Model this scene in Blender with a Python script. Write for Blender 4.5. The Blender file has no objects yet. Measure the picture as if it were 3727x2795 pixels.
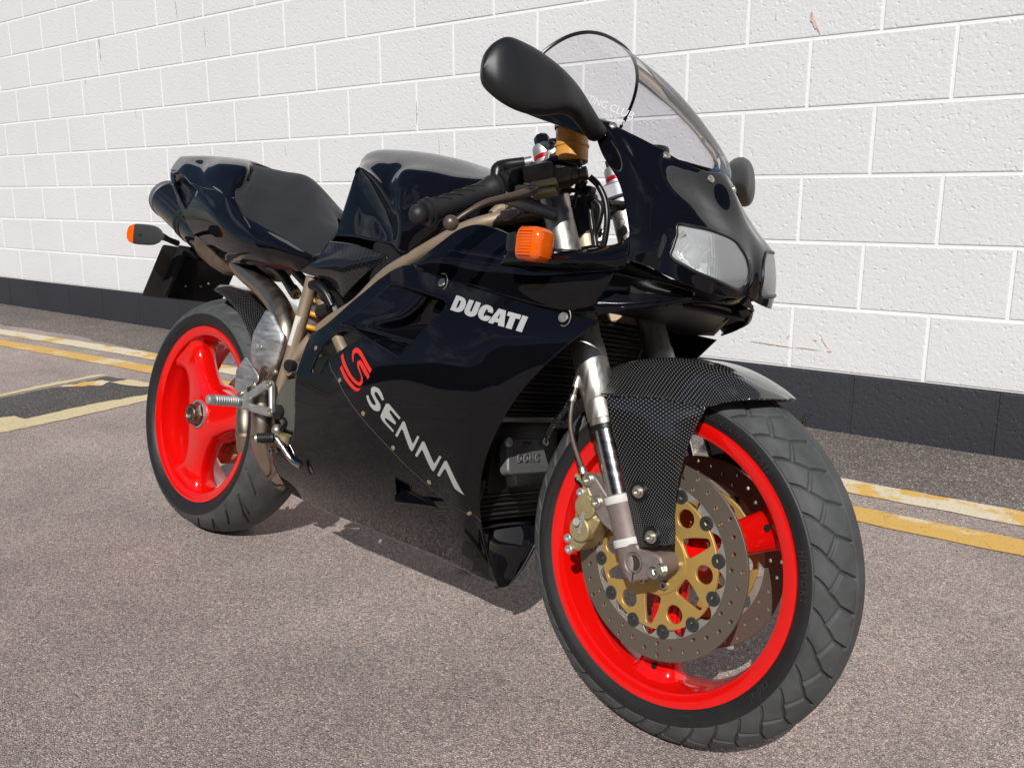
import bpy, bmesh, math, random
import numpy as np
from mathutils import Vector, Matrix, Quaternion
from mathutils.bvhtree import BVHTree
rad = math.radians
random.seed(7)
S = bpy.context.scene
COL = S.collection
# ---------------------------------------------------------------- camera
cam = bpy.data.cameras.new('camera')
cam.sensor_width = 36.0; cam.sensor_fit = 'HORIZONTAL'; cam.lens = 30.712
cam.clip_start = 0.05; cam.clip_end = 2000
cam_ob = bpy.data.objects.new('camera', cam); COL.objects.link(cam_ob)
cam_ob.matrix_world = Matrix(((0.747211, -0.138437, 0.650008, 2.08597), (0.664586, 0.154718, -0.731018, -1.130185),
                              (0.000632, 0.978211, 0.207611, 0.871608), (0, 0, 0, 1)))
S.camera = cam_ob
# ---------------------------------------------------------------- daylight
SUN_EL, SUN_AZ = rad(39.0), rad(-59.5)
world = bpy.data.worlds.new('World'); S.world = world; world.use_nodes = True
wt = world.node_tree; wt.nodes.clear()
w_out = wt.nodes.new('ShaderNodeOutputWorld'); w_bg = wt.nodes.new('ShaderNodeBackground')
sky = wt.nodes.new('ShaderNodeTexSky'); sky.sky_type = 'NISHITA'; sky.sun_disc = False
sky.sun_elevation = SUN_EL; sky.sun_rotation = math.pi / 2 - SUN_AZ
sky.air_density = 1.0; sky.dust_density = 0.6; sky.ozone_density = 2.0
# scattered clouds all over the sky
w_tc = wt.nodes.new('ShaderNodeTexCoord'); w_map = wt.nodes.new('ShaderNodeMapping'); w_map.inputs['Scale'].default_value = (1, 1, 2.6)
w_n = wt.nodes.new('ShaderNodeTexNoise'); w_n.inputs['Scale'].default_value = 2.4; w_n.inputs['Detail'].default_value = 9; w_n.inputs['Roughness'].default_value = 0.58
w_r = wt.nodes.new('ShaderNodeValToRGB'); w_r.color_ramp.elements[0].position = 0.57; w_r.color_ramp.elements[1].position = 0.74
w_mx = wt.nodes.new('ShaderNodeMix'); w_mx.data_type = 'RGBA'; w_mx.inputs[7].default_value = (13.0, 13.2, 13.6, 1)
wt.links.new(w_tc.outputs['Generated'], w_map.inputs[0]); wt.links.new(w_map.outputs[0], w_n.inputs['Vector'])
wt.links.new(w_n.outputs['Fac'], w_r.inputs[0]); wt.links.new(w_r.outputs[0], w_mx.inputs[0])
wt.links.new(sky.outputs[0], w_mx.inputs[6]); wt.links.new(w_mx.outputs[2], w_bg.inputs[0]); wt.links.new(w_bg.outputs[0], w_out.inputs[0])
w_bg.inputs[1].default_value = 0.05
sun = bpy.data.lights.new('sun', 'SUN'); sun.energy = 4.15; sun.angle = rad(0.53); sun.color = (1.0, 0.98, 0.945)
sun_ob = bpy.data.objects.new('sun', sun); COL.objects.link(sun_ob)
_sd = Vector((math.cos(SUN_EL) * math.cos(SUN_AZ), math.cos(SUN_EL) * math.sin(SUN_AZ), math.sin(SUN_EL)))
sun_ob.rotation_euler = _sd.to_track_quat('Z', 'Y').to_euler(); sun_ob.location = _sd * 30
S.view_settings.view_transform = 'Standard'; S.view_settings.look = 'None'; S.view_settings.gamma = 1; S.view_settings.use_curve_mapping = False
S.view_settings.exposure = -0.12
S.render.engine = 'CYCLES'; S.cycles.use_denoising = True
S.cycles.max_bounces = 10; S.cycles.transparent_max_bounces = 16; S.cycles.caustics_reflective = False; S.cycles.caustics_refractive = False

# ---------------------------------------------------------------- materials
def mat(name, color=(.5, .5, .5), rough=.5, metal=0., coat=0., ior=1.5, coat_rough=.03, noise=None, bump=None, spec=.5):
    """noise=(scale, dark multiplier, roughness spread); bump=(scale, strength)"""
    m = bpy.data.materials.new(name); m.use_nodes = True
    nt = m.node_tree; b = nt.nodes['Principled BSDF']
    b.inputs['Base Color'].default_value = (*color, 1); b.inputs['Roughness'].default_value = rough
    b.inputs['Metallic'].default_value = metal; b.inputs['IOR'].default_value = ior
    b.inputs['Coat Weight'].default_value = coat; b.inputs['Coat Roughness'].default_value = coat_rough
    b.inputs['Specular IOR Level'].default_value = spec
    if noise or bump:
        tc = nt.nodes.new('ShaderNodeTexCoord')
    if noise:
        n = nt.nodes.new('ShaderNodeTexNoise'); n.inputs['Scale'].default_value = noise[0]; n.inputs['Detail'].default_value = 6
        n.inputs['Roughness'].default_value = .65
        nt.links.new(tc.outputs['Object'], n.inputs['Vector'])
        mx = nt.nodes.new('ShaderNodeMix'); mx.data_type = 'RGBA'
        mx.inputs[6].default_value = (*[c * noise[1] for c in color], 1); mx.inputs[7].default_value = (*color, 1)
        rmp = nt.nodes.new('ShaderNodeMapRange'); rmp.inputs[1].default_value = .35; rmp.inputs[2].default_value = .65
        nt.links.new(n.outputs['Fac'], rmp.inputs[0]); nt.links.new(rmp.outputs[0], mx.inputs[0]); nt.links.new(mx.outputs[2], b.inputs['Base Color'])
        if noise[2]:
            r2 = nt.nodes.new('ShaderNodeMapRange'); r2.inputs[3].default_value = max(.02, rough - noise[2]); r2.inputs[4].default_value = rough + noise[2]
            nt.links.new(n.outputs['Fac'], r2.inputs[0]); nt.links.new(r2.outputs[0], b.inputs['Roughness'])
    if bump:
        n2 = nt.nodes.new('ShaderNodeTexNoise'); n2.inputs['Scale'].default_value = bump[0]; n2.inputs['Detail'].default_value = 3
        nt.links.new(tc.outputs['Object'], n2.inputs['Vector'])
        bp = nt.nodes.new('ShaderNodeBump'); bp.inputs['Strength'].default_value = bump[1]; bp.inputs['Distance'].default_value = .002
        nt.links.new(n2.outputs['Fac'], bp.inputs['Height']); nt.links.new(bp.outputs[0], b.inputs['Normal'])
    return m

def brushed(name, color, rough, axis_scale):
    m = mat(name, color, rough, 1.0)
    nt = m.node_tree; b = nt.nodes['Principled BSDF']
    tc = nt.nodes.new('ShaderNodeTexCoord'); mp = nt.nodes.new('ShaderNodeMapping'); mp.inputs['Scale'].default_value = axis_scale
    n = nt.nodes.new('ShaderNodeTexNoise'); n.inputs['Scale'].default_value = 1; n.inputs['Detail'].default_value = 4
    nt.links.new(tc.outputs['Object'], mp.inputs[0]); nt.links.new(mp.outputs[0], n.inputs['Vector'])
    r2 = nt.nodes.new('ShaderNodeMapRange'); r2.inputs[1].default_value = .3; r2.inputs[2].default_value = .7
    r2.inputs[3].default_value = rough * .8; r2.inputs[4].default_value = rough * 1.25
    nt.links.new(n.outputs['Fac'], r2.inputs[0]); nt.links.new(r2.outputs[0], b.inputs['Roughness'])
    mx = nt.nodes.new('ShaderNodeMix'); mx.data_type = 'RGBA'; mx.inputs[6].default_value = (*[c * .86 for c in color], 1); mx.inputs[7].default_value = (*color, 1)
    nt.links.new(r2.outputs[0], mx.inputs[0])
    r3 = nt.nodes.new('ShaderNodeMapRange'); r3.inputs[1].default_value = .3; r3.inputs[2].default_value = .7
    nt.links.new(n.outputs['Fac'], r3.inputs[0]); nt.links.new(r3.outputs[0], mx.inputs[0]); nt.links.new(mx.outputs[2], b.inputs['Base Color'])
    return m

def carbon(name, pitch=.0034, bright=.22, rough=.12):
    m = mat(name, (.01, .01, .011), rough, 0, coat=.6)
    nt = m.node_tree; b = nt.nodes['Principled BSDF']
    uv = nt.nodes.new('ShaderNodeUVMap'); mp = nt.nodes.new('ShaderNodeMapping'); mp.inputs['Scale'].default_value = (1 / pitch,) * 3
    mp.inputs['Rotation'].default_value = (0, 0, .12)
    sx = nt.nodes.new('ShaderNodeSeparateXYZ'); nt.links.new(uv.outputs[0], mp.inputs[0]); nt.links.new(mp.outputs[0], sx.inputs[0])
    def math_(op, a, bb=None):
        n = nt.nodes.new('ShaderNodeMath'); n.operation = op
        for i, v in enumerate((a, bb)):
            if v is None: continue
            if isinstance(v, (int, float)): n.inputs[i].default_value = v
            else: nt.links.new(v, n.inputs[i])
        return n.outputs[0]
    # plain weave: bright where the weft tow lies over the warp
    fx, fy = math_('FRACT', sx.outputs[0]), math_('FRACT', sx.outputs[1])
    ck = math_('MODULO', math_('ADD', math_('FLOOR', sx.outputs[0]), math_('FLOOR', sx.outputs[1])), 2)
    ck = math_('ABSOLUTE', ck)
    hx = math_('SUBTRACT', 1, math_('MULTIPLY', math_('ABSOLUTE', math_('SUBTRACT', fx, .5)), 1.7))
    hy = math_('SUBTRACT', 1, math_('MULTIPLY', math_('ABSOLUTE', math_('SUBTRACT', fy, .5)), 1.7))
    h = math_('MULTIPLY', math_('MULTIPLY', hx, hy), ck)
    mx = nt.nodes.new('ShaderNodeMix'); mx.data_type = 'RGBA'; mx.inputs[6].default_value = (.006, .006, .007, 1); mx.inputs[7].default_value = (bright, bright, bright * .97, 1)
    nt.links.new(math_('POWER', h, 2.2), mx.inputs[0]); nt.links.new(mx.outputs[2], b.inputs['Base Color'])
    return m

M_PAINT = mat('black_paint', (.0035, .0036, .0055), .03, 0, coat=0., ior=1.44, bump=(60, .008))
M_PAINT2 = mat('black_satin', (.009, .009, .012), .22, 0, bump=(200, .05))
M_RED = mat('red_paint', (.80, .0045, .003), .16, 0, coat=.5)
M_RUBBER = mat('tyre_rubber', (.080, .083, .083), .66, 0, noise=(22, .62, .08), bump=(900, .10))
M_RUBBER_SIDE = mat('tyre_sidewall', (.017, .0165, .017), .5, 0, noise=(18, .75, .08), bump=(700, .12))
M_PLASTIC = mat('black_plastic', (.013, .013, .014), .44, 0, bump=(2500, .06))
M_SEAT = mat('seat_vinyl', (.026, .026, .029), .50, 0, noise=(9, .8, .06), bump=(1400, .35))
M_GRIP = mat('grip_rubber', (.016, .016, .017), .5, 0, bump=(800, .15))
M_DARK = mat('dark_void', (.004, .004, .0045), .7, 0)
M_ENGINE = mat('engine_dark', (.022, .023, .022), .5, .3, noise=(40, .6, .1))
M_ALU = mat('cast_aluminium', (.66, .66, .65), .50, .85, noise=(60, .8, .08), bump=(500, .12))
M_ALU_DARK = mat('grey_aluminium', (.36, .36, .37), .52, .8, noise=(60, .8, .08))
M_CHROME = brushed('polished_fork_steel', (.70, .69, .66), .18, (3, 3, 160))
M_FORK = brushed('brushed_fork_tube', (.60, .565, .51), .44, (220, 220, 3))
M_CAST = mat('fork_casting', (.33, .265, .245), .55, .5, noise=(90, .8, .08), bump=(900, .15))
M_BRONZE = mat('bronze_frame', (.44, .335, .235), .45, .5, noise=(20, .88, .06))
M_BRONZE_DARK = mat('bronze_casting', (.13, .105, .08), .42, .7, noise=(40, .75, .08))
M_LEVER = mat('lever_anodised', (.17, .13, .105), .42, .6, noise=(30, .8, .06))
M_GOLD = mat('gold_anodised', (.66, .43, .13), .50, .60, noise=(14, .88, .06))
M_CALIPER = mat('caliper_gold', (.46, .37, .19), .50, .45, noise=(70, .85, .06), bump=(700, .15))
M_DISC = mat('disc_steel', (.225, .185, .145), .50, .7)
M_DISC_RAW = mat('disc_inner_steel', (.50, .48, .41), .55, .7, noise=(60, .85, .08))
M_BOBBIN = mat('bobbin_grey', (.075, .078, .082), .40, .6)
M_BOLT = mat('zinc_bolt', (.62, .59, .50), .38, .9, noise=(200, .75, .1))
M_NUT = mat('hub_nut_steel', (.34, .30, .25), .34, 1.)
M_EXH = brushed('exhaust_steel', (.54, .455, .355), .34, (30, 30, 12))
M_EXH_DARK = mat('exhaust_heat_tinted', (.36, .27, .20), .48, .85, noise=(18, .6, .1))
M_SHIELD = brushed('heat_shield_aluminium', (.70, .69, .68), .52, (25, 25, 120))
M_ORANGE = mat('amber_lens', (.85, .13, .004), .10, 0, coat=.6)
M_ORANGE.node_tree.nodes['Principled BSDF'].inputs['Subsurface Weight'].default_value = .25
M_ORANGE.node_tree.nodes['Principled BSDF'].inputs['Subsurface Radius'].default_value = (.01, .004, .001)
M_SPRING = mat('yellow_spring', (.85, .36, .008), .30, 0, coat=.3)
M_FLUID = mat('fluid_reservoir', (.80, .36, .06), .25, 0, noise=(12, .8, .03))
M_FLUID.node_tree.nodes['Principled BSDF'].inputs['Subsurface Weight'].default_value = .3
M_FLUID.node_tree.nodes['Principled BSDF'].inputs['Subsurface Radius'].default_value = (.008, .004, .001)
M_REDANO = mat('red_anodised', (.70, .01, .015), .25, .6)
M_WHITE = mat('white_tape', (.74, .72, .66), .45, 0, noise=(50, .9, .05))
M_SILVER = mat('silver_decal', (.52, .52, .51), .42, .25)
M_REDDECAL = mat('red_decal', (.80, .03, .018), .40, 0)
M_WDECAL = mat('white_decal', (.66, .66, .67), .5, 0)
M_CARBON = carbon('carbon_weave', .0031, .40, .14)
M_CARBON_F = carbon('carbon_fine', .0046, .34, .16)
M_CARBON_T = carbon('carbon_muffler', .006, .05, .15)
M_HOSE = brushed('braided_hose', (.45, .40, .33), .35, (900, 900, 900))
M_CABLE = mat('cable_black', (.008, .008, .008), .35, 0)
M_RAD = mat('radiator_fins', (.055, .054, .052), .45, .3)

def glass(name, tint, rough=.0, ior=1.49):
    m = bpy.data.materials.new(name); m.use_nodes = True; nt = m.node_tree; nt.nodes.clear()
    o = nt.nodes.new('ShaderNodeOutputMaterial'); t = nt.nodes.new('ShaderNodeBsdfTransparent'); g = nt.nodes.new('ShaderNodeBsdfGlossy')
    f = nt.nodes.new('ShaderNodeFresnel'); mx = nt.nodes.new('ShaderNodeMixShader')
    t.inputs[0].default_value = (*tint, 1); g.inputs['Roughness'].default_value = rough; f.inputs[0].default_value = ior
    nt.links.new(f.outputs[0], mx.inputs[0]); nt.links.new(t.outputs[0], mx.inputs[1]); nt.links.new(g.outputs[0], mx.inputs[2]); nt.links.new(mx.outputs[0], o.inputs[0])
    return m
M_SCREEN = glass('smoked_screen', (.86, .85, .87), 0, 1.22)
M_LENS = glass('headlight_glass', (.93, .94, .94), .02)
M_REFLECTOR = mat('headlight_reflector', (.86, .86, .86), .42, .75)

# ---------------------------------------------------------------- geometry helpers
def V3(a): return np.array(a, float)
def cr(pts, n, closed=False):
    """Catmull-Rom resample of an (m,3) polyline to n points, spaced by chord length"""
    P = np.asarray(pts, float); m = len(P)
    if closed: Q = np.concatenate([P[-1:], P, P[:2]])
    else: Q = np.concatenate([2 * P[:1] - P[1:2], P, 2 * P[-1:] - P[-2:-1]])
    segs = m if closed else m - 1
    t = np.linspace(0, segs, n, endpoint=not closed)
    i = np.minimum(t.astype(int), segs - 1); f = (t - i)[:, None]
    p0, p1, p2, p3 = Q[i], Q[i + 1], Q[i + 2], Q[i + 3]
    return .5 * (2 * p1 + (p2 - p0) * f + (2 * p0 - 5 * p1 + 4 * p2 - p3) * f * f + (3 * p1 - p0 - 3 * p2 + p3) * f ** 3)

def grid(rows, nu=None, nv=None, closed_v=False, closed_u=False):
    """rows: list of equal-length point lists -> smooth (nu,nv,3) array"""
    A = np.array([cr(r, nv or len(r), closed_v) if nv else np.array(r, float) for r in rows])
    if nu: A = np.stack([cr(A[:, j], nu, closed_u) for j in range(A.shape[1])], 1)
    return A

def grid_mesh(name, A, closed_u=False, closed_v=False, flip=False):
    nu, nv = A.shape[:2]
    me = bpy.data.meshes.new(name)
    iu = np.arange(nu if closed_u else nu - 1); iv = np.arange(nv if closed_v else nv - 1)
    a, b = np.meshgrid(iu, iv, indexing='ij'); a = a.ravel(); b = b.ravel(); a1 = (a + 1) % nu; b1 = (b + 1) % nv
    F = np.stack([a * nv + b, a1 * nv + b, a1 * nv + b1, a * nv + b1], 1)
    if flip: F = F[:, ::-1]
    me.from_pydata(A.reshape(-1, 3).tolist(), [], F.tolist())
    # uv in metres along the two directions
    du = np.linalg.norm(np.diff(A, axis=0), axis=2).mean(1) if nu > 1 else np.zeros(0)
    dv = np.linalg.norm(np.diff(A, axis=1), axis=2).mean(0)
    U = np.concatenate([[0], np.cumsum(du)]); W = np.concatenate([[0], np.cumsum(dv)])
    lay = me.uv_layers.new(name='UVMap')
    uvs = np.stack([U[F // nv], W[F % nv]], 2).reshape(-1)
    lay.data.foreach_set('uv', uvs)
    return me

def link(name, me, m=None, parent=None, smooth=True, sharp=None, loc=None):
    o = bpy.data.objects.new(name, me); COL.objects.link(o)
    if m is not None and len(me.materials) == 0: me.materials.append(m)
    if smooth: me.polygons.foreach_set('use_smooth', [True] * len(me.polygons))
    if sharp is not None: me.set_sharp_from_angle(angle=rad(sharp))
    if parent is not None: o.parent = parent
    if loc is not None: o.location = loc
    return o

def modify(o, solid=None, offset=-1, bevel=None, subsurf=0, bsegs=2):
    if solid: md = o.modifiers.new('solid', 'SOLIDIFY'); md.thickness = solid; md.offset = offset
    if bevel: md = o.modifiers.new('bevel', 'BEVEL'); md.width = bevel; md.segments = bsegs; md.limit_method = 'ANGLE'; md.angle_limit = rad(35)
    if subsurf: md = o.modifiers.new('sub', 'SUBSURF'); md.levels = md.render_levels = subsurf
    return o

def sheet(name, rows, m, parent, nu=24, nv=24, solid=.003, offset=0, flip=False, mirror=False, sharp=None):
    A = grid(rows, nu, nv)
    if mirror: A = A * np.array([1, -1, 1]); flip = not flip
    o = link(name, grid_mesh(name, A, flip=flip), m, parent, sharp=sharp)
    if solid: modify(o, solid, offset)
    return o

def frames(C):
    """parallel-transport frames along a polyline"""
    T = np.gradient(C, axis=0); T /= np.linalg.norm(T, axis=1)[:, None] + 1e-12
    n = np.cross(T[0], [0, 0, 1.0]);
    if np.linalg.norm(n) < .05: n = np.cross(T[0], [0, 1.0, 0])
    n /= np.linalg.norm(n); N = [n]
    for k in range(1, len(C)):
        n = N[-1] - T[k] * np.dot(N[-1], T[k]); n /= np.linalg.norm(n); N.append(n)
    N = np.array(N); return T, N, np.cross(T, N)

def tube_arr(pts, r, n=None, seg=16, squash=1.0):
    C = cr(pts, n) if n else V3(pts)
    rr = np.full(len(C), r, float) if np.isscalar(r) else np.interp(np.linspace(0, 1, len(C)), np.linspace(0, 1, len(r)), r)
    T, N, B = frames(C); th = np.linspace(0, 2 * np.pi, seg, endpoint=False)
    return C[:, None] + rr[:, None, None] * (np.cos(th)[None, :, None] * N[:, None] + squash * np.sin(th)[None, :, None] * B[:, None])

def capped(me_name, A, caps=(True, True)):
    """closed-v grid with end caps"""
    nu, nv = A.shape[:2]; me = grid_mesh(me_name, A, closed_v=True)
    bm = bmesh.new(); bm.from_mesh(me); bm.verts.ensure_lookup_table()
    if caps[0]: bm.faces.new([bm.verts[j] for j in range(nv)])
    if caps[1]: bm.faces.new([bm.verts[(nu - 1) * nv + j] for j in range(nv)][::-1])
    bmesh.ops.recalc_face_normals(bm, faces=bm.faces)
    bm.to_mesh(me); bm.free(); return me

def tube(name, pts, r, m, parent, n=None, seg=16, caps=(True, True), sharp=40, squash=1.0):
    return link(name, capped(name, tube_arr(pts, r, n, seg, squash), caps), m, parent, sharp=sharp)

def basis(d):
    d = V3(d) / np.linalg.norm(d); a = np.cross(d, [0, 0, 1.0])
    if np.linalg.norm(a) < .05: a = np.cross(d, [1.0, 0, 0])
    a /= np.linalg.norm(a); return d, a, np.cross(d, a)

def lathe(name, prof, m, parent, o=(0, 0, 0), d=(0, 1, 0), seg=32, sharp=35, caps=True, closed=False):
    """prof: list of (radius, height along d)"""
    d, a, b = basis(d); th = np.linspace(0, 2 * np.pi, seg, endpoint=False); pr = V3(prof)
    A = V3(o) + pr[:, 1][:, None, None] * d + pr[:, 0][:, None, None] * (np.cos(th)[None, :, None] * a + np.sin(th)[None, :, None] * b)
    if closed: me = grid_mesh(name, A, closed_u=True, closed_v=True)
    elif caps: me = capped(name, A)
    else: me = grid_mesh(name, A, closed_v=True)
    if not caps or closed:
        bm = bmesh.new(); bm.from_mesh(me); bmesh.ops.recalc_face_normals(bm, faces=bm.faces); bm.to_mesh(me); bm.free()
    return link(name, me, m, parent, sharp=sharp)

def circle2(cx, cy, r, n=20, a0=0): return [(cx + r * math.cos(a0 + 2 * math.pi * k / n), cy + r * math.sin(a0 + 2 * math.pi * k / n)) for k in range(n)]
def rounded(pts, r, n=5):
    """round the corners of a 2D polygon"""
    out = []; m = len(pts)
    for i in range(m):
        p0, p1, p2 = Vector(pts[i - 1]), Vector(pts[i]), Vector(pts[(i + 1) % m])
        a, b = (p0 - p1), (p2 - p1); k = min(r, a.length * .45, b.length * .45); a.normalize(); b.normalize()
        s, e = p1 + a * k, p1 + b * k
        for j in range(n + 1):
            t = j / n; q = s * (1 - t) ** 2 + p1 * 2 * t * (1 - t) + e * t * t; out.append((q.x, q.y))
    return out

def flat_mesh(name, loops, t, bevel=0.0):
    """filled 2D outline with holes, thickness t centred on z=0 -> mesh in xy"""
    c = bpy.data.curves.new(name, 'CURVE'); c.dimensions = '2D'; c.fill_mode = 'BOTH'; c.extrude = max(0, t / 2 - bevel); c.bevel_depth = bevel; c.bevel_resolution = 0
    if bevel: c.offset = -bevel
    for lp in loops:
        s = c.splines.new('POLY'); s.points.add(len(lp) - 1); s.use_cyclic_u = True
        for k, (x, y) in enumerate(lp): s.points[k].co = (x, y, 0, 1)
    o = bpy.data.objects.new(name, c); me = bpy.data.meshes.new_from_object(o)
    bpy.data.objects.remove(o); bpy.data.curves.remove(c)
    bm = bmesh.new(); bm.from_mesh(me); bmesh.ops.remove_doubles(bm, verts=bm.verts, dist=1e-6); bm.to_mesh(me); bm.free()
    me.name = name; me.materials.clear(); return me

def frame_mat(o, u, v):
    u = Vector(u).normalized(); v = Vector(v); v = (v - u * v.dot(u)).normalized(); n = u.cross(v)
    M = Matrix.Identity(4); M.col[0][:3] = u; M.col[1][:3] = v; M.col[2][:3] = n; M.col[3][:3] = o
    return M
def plate(name, loops, t, m, parent, o=(0, 0, 0), u=(1, 0, 0), v=(0, 0, 1), bevel=.0006, sharp=30):
    """flat plate with its outline in the (u,v) frame at o; the normal is u x v (-y for the default)"""
    me = flat_mesh(name, loops, t, bevel); me.transform(frame_mat(o, u, v))
    return link(name, me, m, parent, sharp=sharp)

def box(name, c, s, m, parent, rot=None, bevel=.002, axes=None):
    bm = bmesh.new(); bmesh.ops.create_cube(bm, size=1)
    bmesh.ops.scale(bm, vec=s, verts=bm.verts)
    if bevel: bmesh.ops.bevel(bm, geom=bm.edges[:], offset=bevel, segments=2, affect='EDGES', profile=.5)
    me = bpy.data.meshes.new(name); bm.to_mesh(me); bm.free()
    X = Matrix.Translation(c)
    if rot is not None: X = X @ Matrix.Rotation(rot[0], 4, 'X') @ Matrix.Rotation(rot[1], 4, 'Y') @ Matrix.Rotation(rot[2], 4, 'Z')
    if axes is not None: X = frame_mat(c, *axes)
    me.transform(X); return link(name, me, m, parent, sharp=35)

def ball(name, c, r, m, parent, seg=20, scale=(1, 1, 1), axes=None):
    bm = bmesh.new(); bmesh.ops.create_uvsphere(bm, u_segments=seg, v_segments=seg // 2 + 2, radius=r)
    bmesh.ops.scale(bm, vec=scale, verts=bm.verts)
    me = bpy.data.meshes.new(name); bm.to_mesh(me); bm.free()
    me.transform(frame_mat(c, *axes) if axes else Matrix.Translation(c)); return link(name, me, m, parent)

def bolt(name, c, d, r, h, m, parent, socket=True, washer=0):
    """cap-head screw: head with a hex socket, seen from the tip of d"""
    pr = [(r * 1.0, 0), (r, h * .8), (r * .86, h)]
    if washer: pr = [(washer, 0), (washer, h * .2), (r, h * .22)] + pr[1:]
    if socket: pr += [(r * .52, h), (r * .48, h * .35), (.0001, h * .3)]
    return lathe(name, pr, m, parent, c, d, seg=16 if not socket else 18, sharp=30)
def hexbolt(name, c, d, r, h, m, parent):
    o = lathe(name, [(r, 0), (r, h * .85), (r * .8, h)], m, parent, c, d, seg=6, sharp=20)
    return o

def text_mesh(s, size, shear=0., spacing=1., bold=0.):
    c = bpy.data.curves.new('lettering', 'FONT'); c.body = s; c.size = size; c.shear = shear; c.space_character = spacing; c.offset = bold; c.extrude = 0; c.resolution_u = 3
    o = bpy.data.objects.new('lettering', c); me = bpy.data.meshes.new_from_object(o)
    bpy.data.objects.remove(o); bpy.data.curves.remove(c); me.materials.clear(); return me

def tag(o, label=None, cat=None, group=None, kind=None):
    if label: o['label'] = label
    if cat: o['category'] = cat
    if group: o['group'] = group
    if kind: o['kind'] = kind
    return o
def empty(name, parent=None, loc=(0, 0, 0)):
    o = bpy.data.objects.new(name, None); COL.objects.link(o); o.location = loc; o.empty_display_size = .1
    if parent: o.parent = parent
    return o
def dup(o, parent, M=None):
    c = o.copy(); COL.objects.link(c); c.parent = parent
    if M is not None: c.matrix_local = M @ o.matrix_local
    return c
def bvh_of(*obs):
    dg = bpy.context.evaluated_depsgraph_get(); V = []; F = []
    for o in obs:
        e = o.evaluated_get(dg); me = e.to_mesh(); k = len(V)
        V += [tuple(o.matrix_local @ v.co) for v in me.vertices]; F += [[i + k for i in pl.vertices] for pl in me.polygons]; e.to_mesh_clear()
    return BVHTree.FromPolygons(V, F)

# ================================================================ ground
PSI = 0.0883035
WD = np.array([math.cos(PSI), math.sin(PSI), 0]); WN = np.array([-math.sin(PSI), math.cos(PSI), 0]); WQ = np.array([0, 1.79949, 0])
def ground_z(x, y):
    """level under the bike, then rising gently to the foot of the wall"""
    d = x * WN[0] + y * WN[1] - .15
    return np.where(d > .12, .036 * d, np.where(d < -.12, 0, .036 * (d + .12) ** 2 / .48))

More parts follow.
